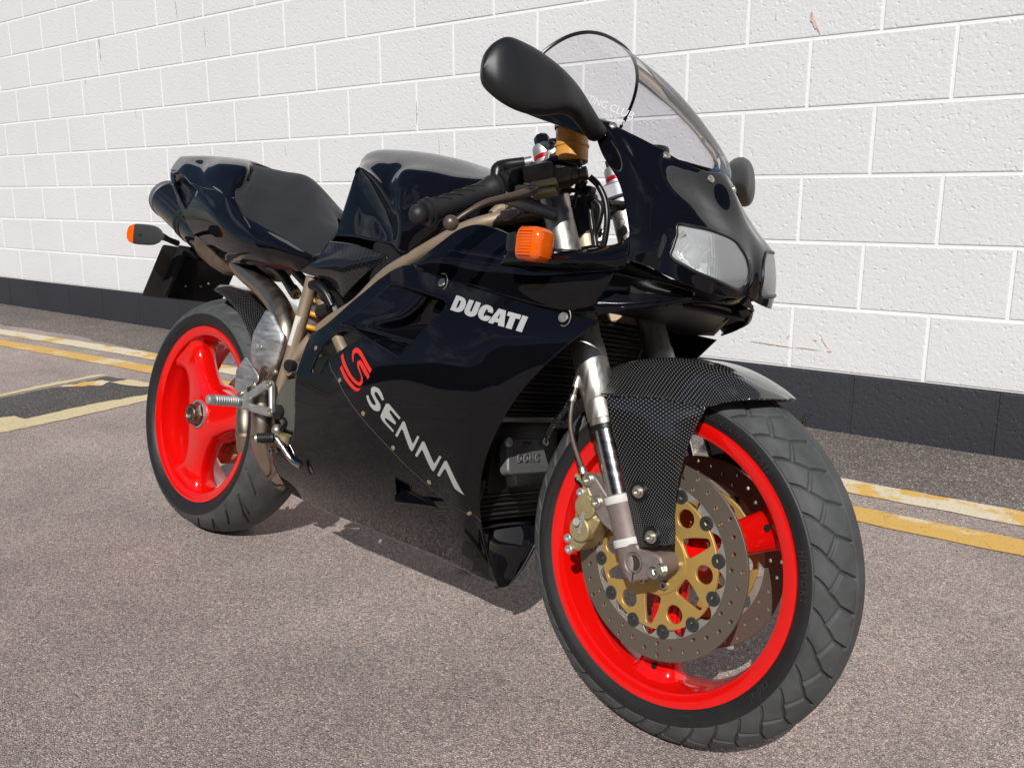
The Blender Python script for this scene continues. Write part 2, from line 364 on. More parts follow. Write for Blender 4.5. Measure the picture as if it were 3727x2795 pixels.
def asphalt(name, base, dark, light, stone=235.):
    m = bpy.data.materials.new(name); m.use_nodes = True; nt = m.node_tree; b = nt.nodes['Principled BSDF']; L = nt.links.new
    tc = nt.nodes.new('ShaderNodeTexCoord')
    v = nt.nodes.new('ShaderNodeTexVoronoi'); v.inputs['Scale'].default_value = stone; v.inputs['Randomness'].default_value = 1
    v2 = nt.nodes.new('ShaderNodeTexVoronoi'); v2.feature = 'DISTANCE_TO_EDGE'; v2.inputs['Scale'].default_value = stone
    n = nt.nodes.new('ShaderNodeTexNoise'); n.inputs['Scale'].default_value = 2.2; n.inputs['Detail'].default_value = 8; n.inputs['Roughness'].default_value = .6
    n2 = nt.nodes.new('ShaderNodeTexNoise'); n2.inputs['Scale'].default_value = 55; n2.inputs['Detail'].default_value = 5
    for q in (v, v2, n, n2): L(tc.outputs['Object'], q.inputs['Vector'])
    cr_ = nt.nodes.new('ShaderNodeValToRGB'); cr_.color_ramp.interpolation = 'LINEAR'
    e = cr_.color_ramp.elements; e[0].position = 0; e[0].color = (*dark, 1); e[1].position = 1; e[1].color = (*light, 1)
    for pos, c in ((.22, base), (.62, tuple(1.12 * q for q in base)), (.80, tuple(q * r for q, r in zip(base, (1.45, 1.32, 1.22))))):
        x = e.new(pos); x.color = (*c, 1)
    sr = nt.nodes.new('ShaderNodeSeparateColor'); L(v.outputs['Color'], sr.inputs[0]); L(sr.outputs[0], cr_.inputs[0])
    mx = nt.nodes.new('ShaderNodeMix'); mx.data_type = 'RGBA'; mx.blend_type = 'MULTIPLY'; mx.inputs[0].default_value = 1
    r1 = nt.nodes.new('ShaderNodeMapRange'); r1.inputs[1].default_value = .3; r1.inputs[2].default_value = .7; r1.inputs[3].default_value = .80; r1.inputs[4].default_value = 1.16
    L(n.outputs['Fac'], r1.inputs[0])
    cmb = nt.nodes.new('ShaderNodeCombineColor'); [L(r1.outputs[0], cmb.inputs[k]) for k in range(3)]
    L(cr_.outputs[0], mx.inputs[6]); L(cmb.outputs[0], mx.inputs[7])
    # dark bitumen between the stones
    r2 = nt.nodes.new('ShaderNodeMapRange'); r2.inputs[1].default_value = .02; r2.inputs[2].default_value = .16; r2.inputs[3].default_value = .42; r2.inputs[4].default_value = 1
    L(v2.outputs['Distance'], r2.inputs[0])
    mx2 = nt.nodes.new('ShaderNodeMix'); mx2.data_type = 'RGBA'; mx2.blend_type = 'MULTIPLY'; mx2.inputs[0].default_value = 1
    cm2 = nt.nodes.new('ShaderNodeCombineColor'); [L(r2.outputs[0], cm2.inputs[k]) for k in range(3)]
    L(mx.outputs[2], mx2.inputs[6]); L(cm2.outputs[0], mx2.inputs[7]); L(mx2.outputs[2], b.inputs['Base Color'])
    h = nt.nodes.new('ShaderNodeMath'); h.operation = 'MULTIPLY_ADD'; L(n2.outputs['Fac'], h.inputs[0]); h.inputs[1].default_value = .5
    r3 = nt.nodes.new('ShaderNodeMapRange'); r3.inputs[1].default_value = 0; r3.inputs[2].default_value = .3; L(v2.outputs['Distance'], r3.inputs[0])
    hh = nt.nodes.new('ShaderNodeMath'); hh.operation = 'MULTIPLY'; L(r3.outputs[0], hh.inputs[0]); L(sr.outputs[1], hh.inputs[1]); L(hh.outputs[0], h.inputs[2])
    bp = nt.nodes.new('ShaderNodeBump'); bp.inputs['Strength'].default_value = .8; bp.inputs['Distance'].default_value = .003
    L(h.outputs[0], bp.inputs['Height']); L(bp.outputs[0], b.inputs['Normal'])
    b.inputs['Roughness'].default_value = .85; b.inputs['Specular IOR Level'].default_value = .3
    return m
M_ASPHALT = asphalt('worn_asphalt', (.465, .385, .352), (.30, .248, .226), (.66, .565, .52))
M_PATCH = asphalt('dark_asphalt_patch', (.115, .105, .10), (.05, .046, .044), (.36, .33, .31))
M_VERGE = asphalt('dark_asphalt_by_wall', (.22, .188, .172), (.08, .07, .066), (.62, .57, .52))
for _m in (M_VERGE, ): pass

gx = np.concatenate([np.linspace(-400, -8, 12), np.arange(-7.6, 4.2, .2), np.linspace(4.6, 400, 12)])
gy = np.concatenate([np.linspace(-400, -4.5, 12), np.arange(-4, .0, .25), np.arange(0, 2.41, .03), np.linspace(3, 400, 8)])
X, Y = np.meshgrid(gx, gy, indexing='ij')
# behind the wall the ground stays level with the foot of the wall
Z = np.minimum(ground_z(X, Y), .075)
ground = link('ground', grid_mesh('ground', np.stack([X, Y, Z], 2)), M_ASPHALT); tag(ground, kind='structure')
ground.data.update()
if ground.data.polygons[0].normal.z < 0: ground.data.flip_normals()

def ground_sheet(name, pts2, m, lift, res=.06):
    """a thin sheet lying on the ground inside a world-xy outline"""
    me = flat_mesh(name, [pts2], 0); bm = bmesh.new(); bm.from_mesh(me)
    dbl = [f for f in bm.faces if f.normal.z < 0]; bmesh.ops.delete(bm, geom=dbl, context='FACES')
    for it in range(7):
        lg = [e for e in bm.edges if e.calc_length() > res * 2.5]
        if not lg: break
        bmesh.ops.subdivide_edges(bm, edges=lg, cuts=1); bmesh.ops.triangulate(bm, faces=bm.faces[:])
    for v in bm.verts: v.co.z = float(np.minimum(ground_z(v.co.x, v.co.y), .075)) + lift
    bm.to_mesh(me); bm.free()
    return link(name, me, m)

def wall_xy(s, d): q = WQ + WD * s + WN * d; return (q[0], q[1])
def wobble(pts, amp, step=.03, seed=1):
    r = random.Random(seed); out = []
    for i in range(len(pts)):
        a, b = Vector(pts[i]), Vector(pts[(i + 1) % len(pts)]); n = max(1, int((b - a).length / step)); t = (b - a).normalized(); nrm = Vector((-t.y, t.x))
        for k in range(n):
            q = a + (b - a) * (k / n) + nrm * r.uniform(-amp, amp) + t * r.uniform(-amp, amp) * .3; out.append((q.x, q.y))
    return out

# strip of darker, looser asphalt and grit along the foot of the wall
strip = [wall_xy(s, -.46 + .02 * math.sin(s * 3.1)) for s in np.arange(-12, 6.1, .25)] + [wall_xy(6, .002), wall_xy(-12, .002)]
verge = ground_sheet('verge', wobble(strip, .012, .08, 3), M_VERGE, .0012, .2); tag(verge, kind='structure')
patch = ground_sheet('asphalt_patch', wobble([(-2.10, .175), (-2.12, .40), (-2.14, .67), (-1.80, .73), (-1.62, .63), (-1.65, .38), (-1.645, .11), (-1.70, -.6), (-2.06, -.6)], .006, .03, 5), M_PATCH, .0012)
tag(patch, kind='structure')

def road_paint(name, base, worn, amount):
    m = bpy.data.materials.new(name); m.use_nodes = True; nt = m.node_tree; b = nt.nodes['Principled BSDF']; L = nt.links.new
    tc = nt.nodes.new('ShaderNodeTexCoord'); n = nt.nodes.new('ShaderNodeTexNoise'); n.inputs['Scale'].default_value = 5; n.inputs['Detail'].default_value = 10; n.inputs['Roughness'].default_value = .62
    n2 = nt.nodes.new('ShaderNodeTexNoise'); n2.inputs['Scale'].default_value = 120; n2.inputs['Detail'].default_value = 4
    v = nt.nodes.new('ShaderNodeTexVoronoi'); v.feature = 'DISTANCE_TO_EDGE'; v.inputs['Scale'].default_value = 11
    for q in (n, n2, v): L(tc.outputs['Object'], q.inputs['Vector'])
    r = nt.nodes.new('ShaderNodeMapRange'); r.inputs[1].default_value = amount - .03; r.inputs[2].default_value = amount + .03; L(n.outputs['Fac'], r.inputs[0])
    mx = nt.nodes.new('ShaderNodeMix'); mx.data_type = 'RGBA'; mx.inputs[6].default_value = (*base, 1); mx.inputs[7].default_value = (*worn, 1); L(r.outputs[0], mx.inputs[0])
    # dirt specks where the stone shows through, and hair cracks
    r2 = nt.nodes.new('ShaderNodeMapRange'); r2.inputs[1].default_value = .60; r2.inputs[2].default_value = .72; r2.inputs[4].default_value = .75; L(n2.outputs['Fac'], r2.inputs[0])
    mx2 = nt.nodes.new('ShaderNodeMix'); mx2.data_type = 'RGBA'; mx2.inputs[7].default_value = (.15, .12, .09, 1); L(r2.outputs[0], mx2.inputs[0]); L(mx.outputs[2], mx2.inputs[6])
    r3 = nt.nodes.new('ShaderNodeMapRange'); r3.inputs[1].default_value = .0; r3.inputs[2].default_value = .012; r3.inputs[3].default_value = .35; r3.inputs[4].default_value = 0; L(v.outputs['Distance'], r3.inputs[0])
    mx3 = nt.nodes.new('ShaderNodeMix'); mx3.data_type = 'RGBA'; mx3.inputs[7].default_value = (.16, .13, .10, 1); L(r3.outputs[0], mx3.inputs[0]); L(mx2.outputs[2], mx3.inputs[6])
    L(mx3.outputs[2], b.inputs['Base Color']); b.inputs['Roughness'].default_value = .7
    bp = nt.nodes.new('ShaderNodeBump'); bp.inputs['Strength'].default_value = .5; bp.inputs['Distance'].default_value = .0015; L(n2.outputs['Fac'], bp.inputs['Height']); L(bp.outputs[0], b.inputs['Normal'])
    return m
M_YELLOW = road_paint('yellow_road_paint', (.66, .40, .095), (.68, .56, .34), .56)
M_YELLOW_WORN = road_paint('worn_yellow_paint', (.68, .41, .09), (.70, .61, .44), .455)
M_CREAM = road_paint('cream_road_paint', (.66, .55, .32), (.64, .47, .20), .62)
def stripe(d0, d1, m, seed, s0=-12., s1=6.):
    ss = np.arange(s0, s1 + .01, .06); r = random.Random(seed)
    drift = lambda s: -.09 * max(0, (-2.2 - s) / 2.0) ** 1.3
    top = [wall_xy(s, d0 + drift(s) + r.uniform(-.004, .004)) for s in ss]; bot = [wall_xy(s, d1 + drift(s) + r.uniform(-.004, .004)) for s in ss]
    return top + bot[::-1]
ol = ground_sheet('yellow_line', stripe(-.478, -.588, M_YELLOW, 1), M_YELLOW_WORN, .0026, .12)
tag(ol, 'worn yellow line on the asphalt, the one of the double pair closer to the wall', 'road marking', 'double yellow lines along the wall')
il = ground_sheet('yellow_line', stripe(-.685, -.79, M_YELLOW, 2), M_YELLOW, .0026, .12)
tag(il, 'yellow line on the asphalt, the one of the double pair closer to the motorcycle', 'road marking', 'double yellow lines along the wall')
bay = 'old parking bay lines beside the rear wheel'
l1 = ground_sheet('bay_line', wobble([(-2.165, -.2), (-2.17, .199), (-2.21, .40), (-2.217, .663), (-2.154, .69), (-2.166, .641), (-2.15, .383), (-2.128, .188), (-2.11, -.2)], .006, .03, 8), M_CREAM, .0026)
tag(l1, 'thin cream painted line along the far edge of the dark asphalt patch', 'road marking', bay)
l2 = ground_sheet('bay_line', wobble([(-2.11, .39), (-2.105, .547), (-2.075, .622), (-2.02, .628), (-1.96, .57), (-2.043, .487)], .011, .02, 9), M_YELLOW_WORN, .0026)
tag(l2, 'ragged broken remnant of yellow paint on the dark asphalt patch', 'road marking', bay)
l3 = ground_sheet('bay_line', wobble([(-1.99, .614), (-1.974, .698), (-1.904, .713), (-1.81, .719), (-1.70, .74), (-1.66, .70), (-1.757, .68), (-1.847, .638)], .006, .03, 10), M_CREAM, .004)
tag(l3, 'short blunt stub of cream paint ending behind the rear tyre', 'road marking', bay)
l4 = ground_sheet('bay_line', wobble([(-1.72, -.25), (-1.739, .055), (-1.714, .102), (-1.628, .113), (-1.651, .374), (-1.62, .621), (-1.60, .74), (-1.50, .70), (-1.518, .568), (-1.495, .307), (-1.488, -.029), (-1.46, -.25)], .006, .03, 11), M_CREAM, .0026)
tag(l4, 'broad cream painted line on the asphalt left of the rear wheel', 'road marking', bay)

# ================================================================ wall
def wall_paint(name, color, dark):
    m = bpy.data.materials.new(name); m.use_nodes = True; nt = m.node_tree; b = nt.nodes['Principled BSDF']; L = nt.links.new
    g = nt.nodes.new('ShaderNodeNewGeometry')
    n = nt.nodes.new('ShaderNodeTexNoise'); n.inputs['Scale'].default_value = 1.6; n.inputs['Detail'].default_value = 6
    f = nt.nodes.new('ShaderNodeTexNoise'); f.inputs['Scale'].default_value = 75; f.inputs['Detail'].default_value = 5; f.inputs['Roughness'].default_value = .62
    v = nt.nodes.new('ShaderNodeTexVoronoi'); v.inputs['Scale'].default_value = 62
    w = nt.nodes.new('ShaderNodeTexNoise'); w.inputs['Scale'].default_value = 30
    for q in (n, f, w): L(g.outputs['Position'], q.inputs['Vector'])
    wv = nt.nodes.new('ShaderNodeVectorMath'); wv.operation = 'MULTIPLY_ADD'; wv.inputs[1].default_value = (.03, .03, .03); L(w.outputs['Color'], wv.inputs[0]); L(g.outputs['Position'], wv.inputs[2]); L(wv.outputs[0], v.inputs['Vector'])
    r = nt.nodes.new('ShaderNodeMapRange'); r.inputs[1].default_value = .3; r.inputs[2].default_value = .7; L(n.outputs['Fac'], r.inputs[0])
    mx = nt.nodes.new('ShaderNodeMix'); mx.data_type = 'RGBA'; mx.inputs[6].default_value = (*[c * dark for c in color], 1); mx.inputs[7].default_value = (*color, 1)
    L(r.outputs[0], mx.inputs[0]); b.inputs['Roughness'].default_value = .6
    # pits: only the voronoi cells with a high random value
    sc = nt.nodes.new('ShaderNodeSeparateColor'); L(v.outputs['Color'], sc.inputs[0])
    gt = nt.nodes.new('ShaderNodeMapRange'); gt.inputs[1].default_value = .72; gt.inputs[2].default_value = .80; L(sc.outputs[0], gt.inputs[0])
    pd = nt.nodes.new('ShaderNodeMapRange'); pd.inputs[1].default_value = .1; pd.inputs[2].default_value = .45; pd.inputs[3].default_value = 1; pd.inputs[4].default_value = 0; L(v.outputs['Distance'], pd.inputs[0])
    pit = nt.nodes.new('ShaderNodeMath'); pit.operation = 'MULTIPLY'; L(gt.outputs[0], pit.inputs[0]); L(pd.outputs[0], pit.inputs[1])
    h = nt.nodes.new('ShaderNodeMath'); h.operation = 'MULTIPLY_ADD'; L(pit.outputs[0], h.inputs[0]); h.inputs[1].default_value = -.55; L(f.outputs['Fac'], h.inputs[2])
    bp = nt.nodes.new('ShaderNodeBump'); bp.inputs['Strength'].default_value = .55; bp.inputs['Distance'].default_value = .005; L(h.outputs[0], bp.inputs['Height']); L(bp.outputs[0], b.inputs['Normal'])
    L(mx.outputs[2], b.inputs['Base Color'])
    return m, nt, b, mx, L, g
M_WALL, nt, b, mx, L, g = wall_paint('white_masonry_paint', (.765, .77, .775), .955)  # greyed to hold the fine shade of the rough block faces
M_PLINTH = wall_paint('dark_plinth_paint', (.034, .036, .046), .8)[0]
# rusty scuffs where things have rubbed the paint: (s, z, half length, half width, slope)
wall = empty('block_wall', None, WQ); wall.rotation_euler = (0, 0, PSI)
tag(wall, 'white painted blockwork wall with a dark painted bottom course', 'wall')
H0, CO, PB = .2730, .225, .45
OFF = -5.0795
def block_mesh(w, h=.215, d=.1):
    bm = bmesh.new(); bmesh.ops.create_cube(bm, size=1); bmesh.ops.scale(bm, vec=(w, d, h), verts=bm.verts)
    bmesh.ops.translate(bm, vec=(0, d / 2, 0), verts=bm.verts)
    fr = [e for e in bm.edges if all(abs(v.co.y) < 1e-6 for v in e.verts)]
    bmesh.ops.bevel(bm, geom=fr, offset=.003, segments=2, affect='EDGES', profile=.5)
    me = bpy.data.meshes.new('block'); bm.to_mesh(me); bm.free(); return me
me_w = block_mesh(.440); me_w.materials.append(M_WALL)
me_d = block_mesh(.440, .215); me_d.materials.append(M_PLINTH)
def in_view(s, z):
    q = WQ + WD * s + np.array([0, 0, z]); c = cam_ob.matrix_world.inverted() @ Vector(q)
    return c.z < 0 and abs(c.x / -c.z) < .60 and abs(c.y / -c.z) < .452
far = bmesh.new()
for k in range(-1, 13):
    zc = H0 + CO * (k + .5)
    for i in range(-22, 26):
        s = OFF + PB * (i + .5) + (PB / 2 if k % 2 else 0)
        r = random.Random(i * 100 + k); dy = r.uniform(-.0006, .0006)
        vis = any(in_view(s + a * .22, zc + c_ * .11) for a in (-1, 0, 1) for c_ in (-1, 1))
        if k == -1: o = bpy.data.objects.new('plinth_block', me_d) if vis else None
        else: o = bpy.data.objects.new('block', me_w) if vis else None
        if o is None:
            if k >= 0 and -11 < s < 6:
                bm_t = bmesh.new(); bm_t.from_mesh(me_w); bmesh.ops.translate(bm_t, vec=(s, dy, zc), verts=bm_t.verts); tm = bpy.data.meshes.new('t'); bm_t.to_mesh(tm); bm_t.free(); far.from_mesh(tm); bpy.data.meshes.remove(tm)
            continue
        COL.objects.link(o); o.parent = wall; o.location = (s, dy, zc)
fm = bpy.data.meshes.new('outer_blocks'); far.to_mesh(fm); far.free()
fo = link('outer_blocks', fm, M_WALL, wall, smooth=False); fo['kind'] = 'stuff'
# mortar: a bed 3.5 mm behind the block faces, white above the plinth line
M_MORTAR = mat('white_painted_mortar', (.88, .885, .89), .6, bump=(120, .3))  # brighter than the blocks, whose colour has their fine shading painted in
box('mortar_bed', (-2.5, .1035, H0 + 1.5), (18, .2, 3.0), M_MORTAR, wall, bevel=0)
box('plinth_mortar', (-2.5, .1035, H0 - .16), (18, .2, .32 - .002), M_PLINTH, wall, bevel=0)
# loose grit and moss in the corner where the wall meets the ground
gv = bmesh.new(); r = random.Random(21)
for k in range(2600):
    s = r.uniform(-6, 2.2); d = -abs(r.gauss(0, .035)) - .004; q = wall_xy(s, d); sz = r.uniform(.002, .0026)
    bmesh.ops.create_icosphere(gv, subdivisions=1, radius=sz, matrix=Matrix.Translation((q[0], q[1], float(ground_z(*q)) + .002 + sz * .3)) @ Matrix.Rotation(r.uniform(0, 6), 4, 'Z') @ Matrix.Diagonal((1.3, .8, .6, 1)))
gm = bpy.data.meshes.new('grit'); gv.to_mesh(gm); gv.free()
M_GRIT = mat('grit', (.42, .37, .31), .8, noise=(60, .3, 0))
grit = link('grit', gm, M_GRIT, smooth=False); tag(grit, 'pale loose grit gathered along the foot of the wall', 'grit', kind='stuff')

# scuffs and rust runs on the blocks, thin paint-like smears on the face
M_SCUFF = mat('rust_smear', (.72, .53, .45), .7, noise=(45, 1.18, 0)); M_SCUFF2 = mat('dark_smear', (.40, .33, .30), .7, noise=(60, 1.6, 0)); M_SCUFF3 = mat('faint_smear', (.74, .66, .60), .7)
def smear(s_, z, L_, W_, ang, m, seed, nm='stain'):
    r = random.Random(seed); top = []; bot = []; n = 26
    for k in range(n + 1):
        t = k / n; w = W_ * (math.sin(math.pi * t) ** .6) * r.uniform(.25, 1); top.append((-L_ + 2 * L_ * t, w)); bot.append((-L_ + 2 * L_ * t, -w * r.uniform(.3, 1)))
    me = flat_mesh(nm, [top + bot[::-1]], 0); me.transform(Matrix.Translation((s_, -.0042, z)) @ Matrix.Rotation(math.pi / 2, 4, 'X') @ Matrix.Rotation(ang, 4, 'Z'))
    return link(nm, me, m, wall, smooth=False)
for k, a in enumerate(((.775, 1.455, .030, .010, 1.9, M_SCUFF), (.790, 1.432, .024, .006, 2.0, M_SCUFF), (.768, 1.470, .018, .007, 1.4, M_SCUFF3), (.645, 1.484, .014, .005, 1.7, M_SCUFF3), (.911, .348, .009, .006, .1, M_SCUFF), (.892, .375, .024, .0035, 2.2, M_SCUFF3), (.762, .386, .007, .006, .8, M_SCUFF), (.858, .381, .007, .0035, 0, M_SCUFF), (.83, .349, .055, .003, -.02, M_SCUFF3), (.70, .352, .085, .004, -.05, M_SCUFF3),
    (-1.029, 1.262, .055, .005, 1.57, M_SCUFF3), (-.894, 1.108, .05, .0035, 1.6, M_SCUFF3), (-1.965, 1.119, .030, .0035, 1.8, M_SCUFF), (-2.849, 1.921, .055, .006, 1.7, M_SCUFF3), (-3.692, 1.824, .05, .004, 1.57, M_SCUFF2), (-3.69, 1.74, .035, .003, 1.6, M_SCUFF2), (-3.82, 1.80, .07, .002, 1.6, M_SCUFF3), (-3.899, 1.603, .022, .003, 1.6, M_SCUFF2), (-3.9, 1.50, .1, .0015, 1.6, M_SCUFF3), (-2.599, 1.75, .06, .004, 1.62, M_SCUFF3), (-3.348, 1.371, .03, .0025, 1.8, M_SCUFF))):
    smear(*a, 100 + k)
# the dark brick building across the yard, behind the photographer, that the paintwork mirrors
M_BRICK = mat('brown_brick', (.060, .048, .042), .85, noise=(3, .6, 0)); M_ROOF = mat('slate_roof', (.05, .05, .055), .6)
bd = empty('building_opposite', None, (3, -21, 0)); bd.rotation_euler = (0, 0, PSI); tag(bd, kind='structure')
box('wall', (0, -4, 3.6), (90, 8, 7.2), M_BRICK, bd, bevel=0)
box('roof', (0, -4, 7.35), (91, 9, .3), M_ROOF, bd, bevel=.05)
for k in range(-9, 10): box('window', (k * 4.4, -.01, 3.6), (1.5, .06, 1.7), M_GLOSSW, bd, bevel=.01) if False else box('window', (k * 4.4, .0, 3.6), (1.5, .06, 1.7), M_ROOF, bd, bevel=.01)

# dry weeds rooted where the wall meets the tarmac
M_WEED = mat('dry_weed', (.16, .14, .065), .7, noise=(80, .5, 0))
def weed(s_, d_, h, n, seed, label):
    r = random.Random(seed); q = wall_xy(s_, d_); root = empty('weed', None, (q[0], q[1], float(ground_z(*q)))); tag(root, label, 'weed', 'weeds at the foot of the wall')
    bm = bmesh.new()
    for k in range(n):
        a = r.uniform(0, 6.28); L_ = h * r.uniform(.45, 1); lean_ = r.uniform(.05, .5); w = r.uniform(.0012, .0022); pv = None
        for j in range(6):
            t = j / 5; c = Vector((math.cos(a) * lean_ * L_ * t * t, math.sin(a) * lean_ * L_ * t * t, L_ * t)); sd = Vector((-math.sin(a), math.cos(a), 0)) * w * (1 - t * .8)
            v = [bm.verts.new(c - sd), bm.verts.new(c + sd)]
            if pv: bm.faces.new([pv[0], pv[1], v[1], v[0]])
            pv = v
            if j > 1:
                for e in range(2):
                    b_ = r.uniform(0, 6.28); dd = Vector((math.cos(b_), math.sin(b_), .4)) * r.uniform(.004, .008); sd2 = Vector((-dd.y, dd.x, 0)) * .35
                    bm.faces.new([bm.verts.new(c), bm.verts.new(c + dd * .5 + sd2), bm.verts.new(c + dd), bm.verts.new(c + dd * .5 - sd2)])
    me = bpy.data.meshes.new('blades'); bm.to_mesh(me); bm.free(); link('blades', me, M_WEED, root, smooth=False)
weed(.842, -.012, .060, 9, 41, 'dry weed sprig at the wall foot beside the front tyre, the taller of the pair')
weed(.79, -.016, .036, 8, 42, 'low dry weed tuft at the wall foot nearest the front mudguard, shorter of the pair')

# ================================================================ motorcycle
LEAN = 0.196967
bike = empty('motorcycle', None, (0, 0, .00184)); bike.rotation_euler = (-LEAN, 0, 0)
tag(bike, 'black sports motorcycle with red three-spoke wheels leaning on its stand', 'motorcycle')
# the front end is turned a little to the rider's right about the steering axis
WB, ZF, ZR = 1.39765, .303856, .309146
PIV = Vector((WB + .097, 0, 0)); RAKE = rad(24.5)
STEER = Matrix.Translation(PIV) @ Matrix.Rotation(-.0699057, 4, Vector((-math.sin(RAKE), 0, math.cos(RAKE)))) @ Matrix.Translation(-PIV)
def steer(o): o.matrix_basis = STEER @ o.matrix_basis; return o

def tyre_geo(R, prof, groove, nt_, ns, name, m, parent, edge):
    """prof: (y, r) from right bead over the crown to the left bead; groove(theta, y, r) -> depth"""
    pr = cr([(a, b, 0) for a, b in prof], ns)[:, :2]; th = np.linspace(0, 2 * np.pi, nt_, endpoint=False)
    TH, YY = np.meshgrid(th, pr[:, 0], indexing='ij'); RR = np.broadcast_to(pr[:, 1], TH.shape)
    dep = groove(TH, YY, RR)
    # push the grooves in along the profile normal
    tg = np.gradient(pr, axis=0); nn = np.stack([-tg[:, 1], tg[:, 0]], 1); nn /= np.linalg.norm(nn, axis=1)[:, None]
    nn *= np.sign(nn[len(nn) // 2, 1])
    Y2 = YY - dep * nn[:, 0]; R2 = RR - dep * nn[:, 1]
    A = np.stack([R2 * np.cos(TH), Y2, R2 * np.sin(TH)], 2)
    me = grid_mesh(name, A, closed_u=True)
    o = link(name, me, m, parent)
    bm = bmesh.new(); bm.from_mesh(me); bmesh.ops.recalc_face_normals(bm, faces=bm.faces); bm.to_mesh(me); bm.free()
    # smooth side walls are a darker rubber than the scuffed tread
    me.materials.append(M_RUBBER_SIDE); C = np.empty(len(me.polygons) * 3); me.polygons.foreach_get('center', C); C = C.reshape(-1, 3)
    me.polygons.foreach_set('material_index', (np.hypot(C[:, 0], C[:, 2]) < edge).astype(np.int32))
    return o
def line_d(x, w): return np.clip(2.2 * (1 - np.abs(x) / w), 0, 1)
def front_groove(th, y, r):
    a = np.degrees(th); side = np.sign(y); ay = np.abs(y)
    sh = np.interp(ay, [.010, .016, .036, .049, .058], [10.9, 10.3, 8.3, 4.5, 0])
    pitch = 360 / 37.
    ph = (a - 49.17 + sh + np.where(side > 0, pitch / 2, 0)) / pitch
    f = (ph - np.round(ph)) * pitch * np.pi / 180 * r            # metres along the tread
    d = .0060 * line_d(f, .0030) * ((ay > .0125) & (r > .2600))
    # shorter cross groove in each block
    fr = (ph - np.floor(ph))
    yc = .0495 - .0130 * fr
    d = np.maximum(d, .0032 * line_d(ay - yc, .0019) * (r > .262))
    d = np.maximum(d, .0022 * line_d(ay - .0122, .0014))
    d = np.maximum(d, .0012 * line_d(r - .2590, .0009))
    return d
fprof = [(-.0495, .226), (-.0515, .230), (-.0555, .238), (-.0592, .2475), (-.0592, .2555), (-.0570, .2635), (-.0520, .2745), (-.0445, .2830), (-.0340, .2913), (-.0200, .2985), (-.0080, .3015), (0, .3020)]
fprof = fprof + [(-a, b) for a, b in fprof[::-1][1:]]
front_wheel = empty('front_wheel', bike, (WB, 0, ZF)); steer(front_wheel)
tyre_geo(.302, fprof, front_groove, 2000, 190, 'tyre', M_RUBBER, front_wheel, .2575)

def rim_lathe(name, prof, parent):
    full = prof + [(a, -b) for a, b in prof[::-1]]
    return lathe(name, full, M_RED, parent, seg=128, sharp=28, caps=False)
# right half of the rim section, outer face first (radius, y)
fr_prof = [(.2180, -.030), (.2290, -.0490), (.2325, -.0520), (.2318, -.0548), (.2290, -.0553), (.2120, -.0512), (.2095, -.0500), (.2082, -.0465), (.2072, -.0380), (.2045, -.0300), (.2020, -.0120)]
rim_lathe('rim', fr_prof, front_wheel)
def spoke_mesh(name, secs, ang, yoff=0.):
    """secs: (r, half width, half thickness, y centre); a rounded section lofted along the radius"""
    n = 20; rows = []
    for r_, hw, ht, yc in secs:
        ring = []
        for k in range(n):
            t = 2 * math.pi * k / n; c, s_ = math.cos(t), math.sin(t); e = .62
            ring.append((r_, hw * math.copysign(abs(c) ** e, c), yc + ht * math.copysign(abs(s_) ** e, s_)))
        rows.append(ring)
    A = grid(rows, 22, None); A = A.reshape(22, n, 3)
    ca, sa = math.cos(ang), math.sin(ang); out = np.empty_like(A)
    out[..., 0] = A[..., 0] * ca - A[..., 1] * sa; out[..., 2] = A[..., 0] * sa + A[..., 1] * ca; out[..., 1] = A[..., 2] + yoff
    return capped(name, out)
fsec = [(.030, .026, .026, 0), (.075, .026, .025, 0), (.115, .0275, .023, 0), (.150, .0300, .0225, 0), (.178, .0330, .024, 0), (.193, .0390, .027, 0), (.203, .0520, .032, 0), (.208, .060, .034, 0)]
for a in (28, 148, 268):
    link('spoke', spoke_mesh('spoke', fsec, rad(a)), M_RED, front_wheel, sharp=50)
    ca, sa = math.cos(rad(a + 1)), math.sin(rad(a + 1))
    lathe('spoke_hole', [(.0055, 0), (.0055, .0012), (.0042, .0013), (.004, -.0002)], M_DARK, front_wheel, (.184 * ca, -.0262, .184 * sa), (0, -1, 0), seg=14)
lathe('hub', [(.030, -.052), (.040, -.050), (.046, -.040), (.046, .040), (.040, .050), (.030, .052)], M_RED, front_wheel, seg=40)
lathe('hub_spacer', [(.0130, -.088), (.0255, -.088), (.0275, -.086), (.0275, -.070), (.034, -.068), (.034, -.060)], M_ALU_DARK, front_wheel, seg=32)

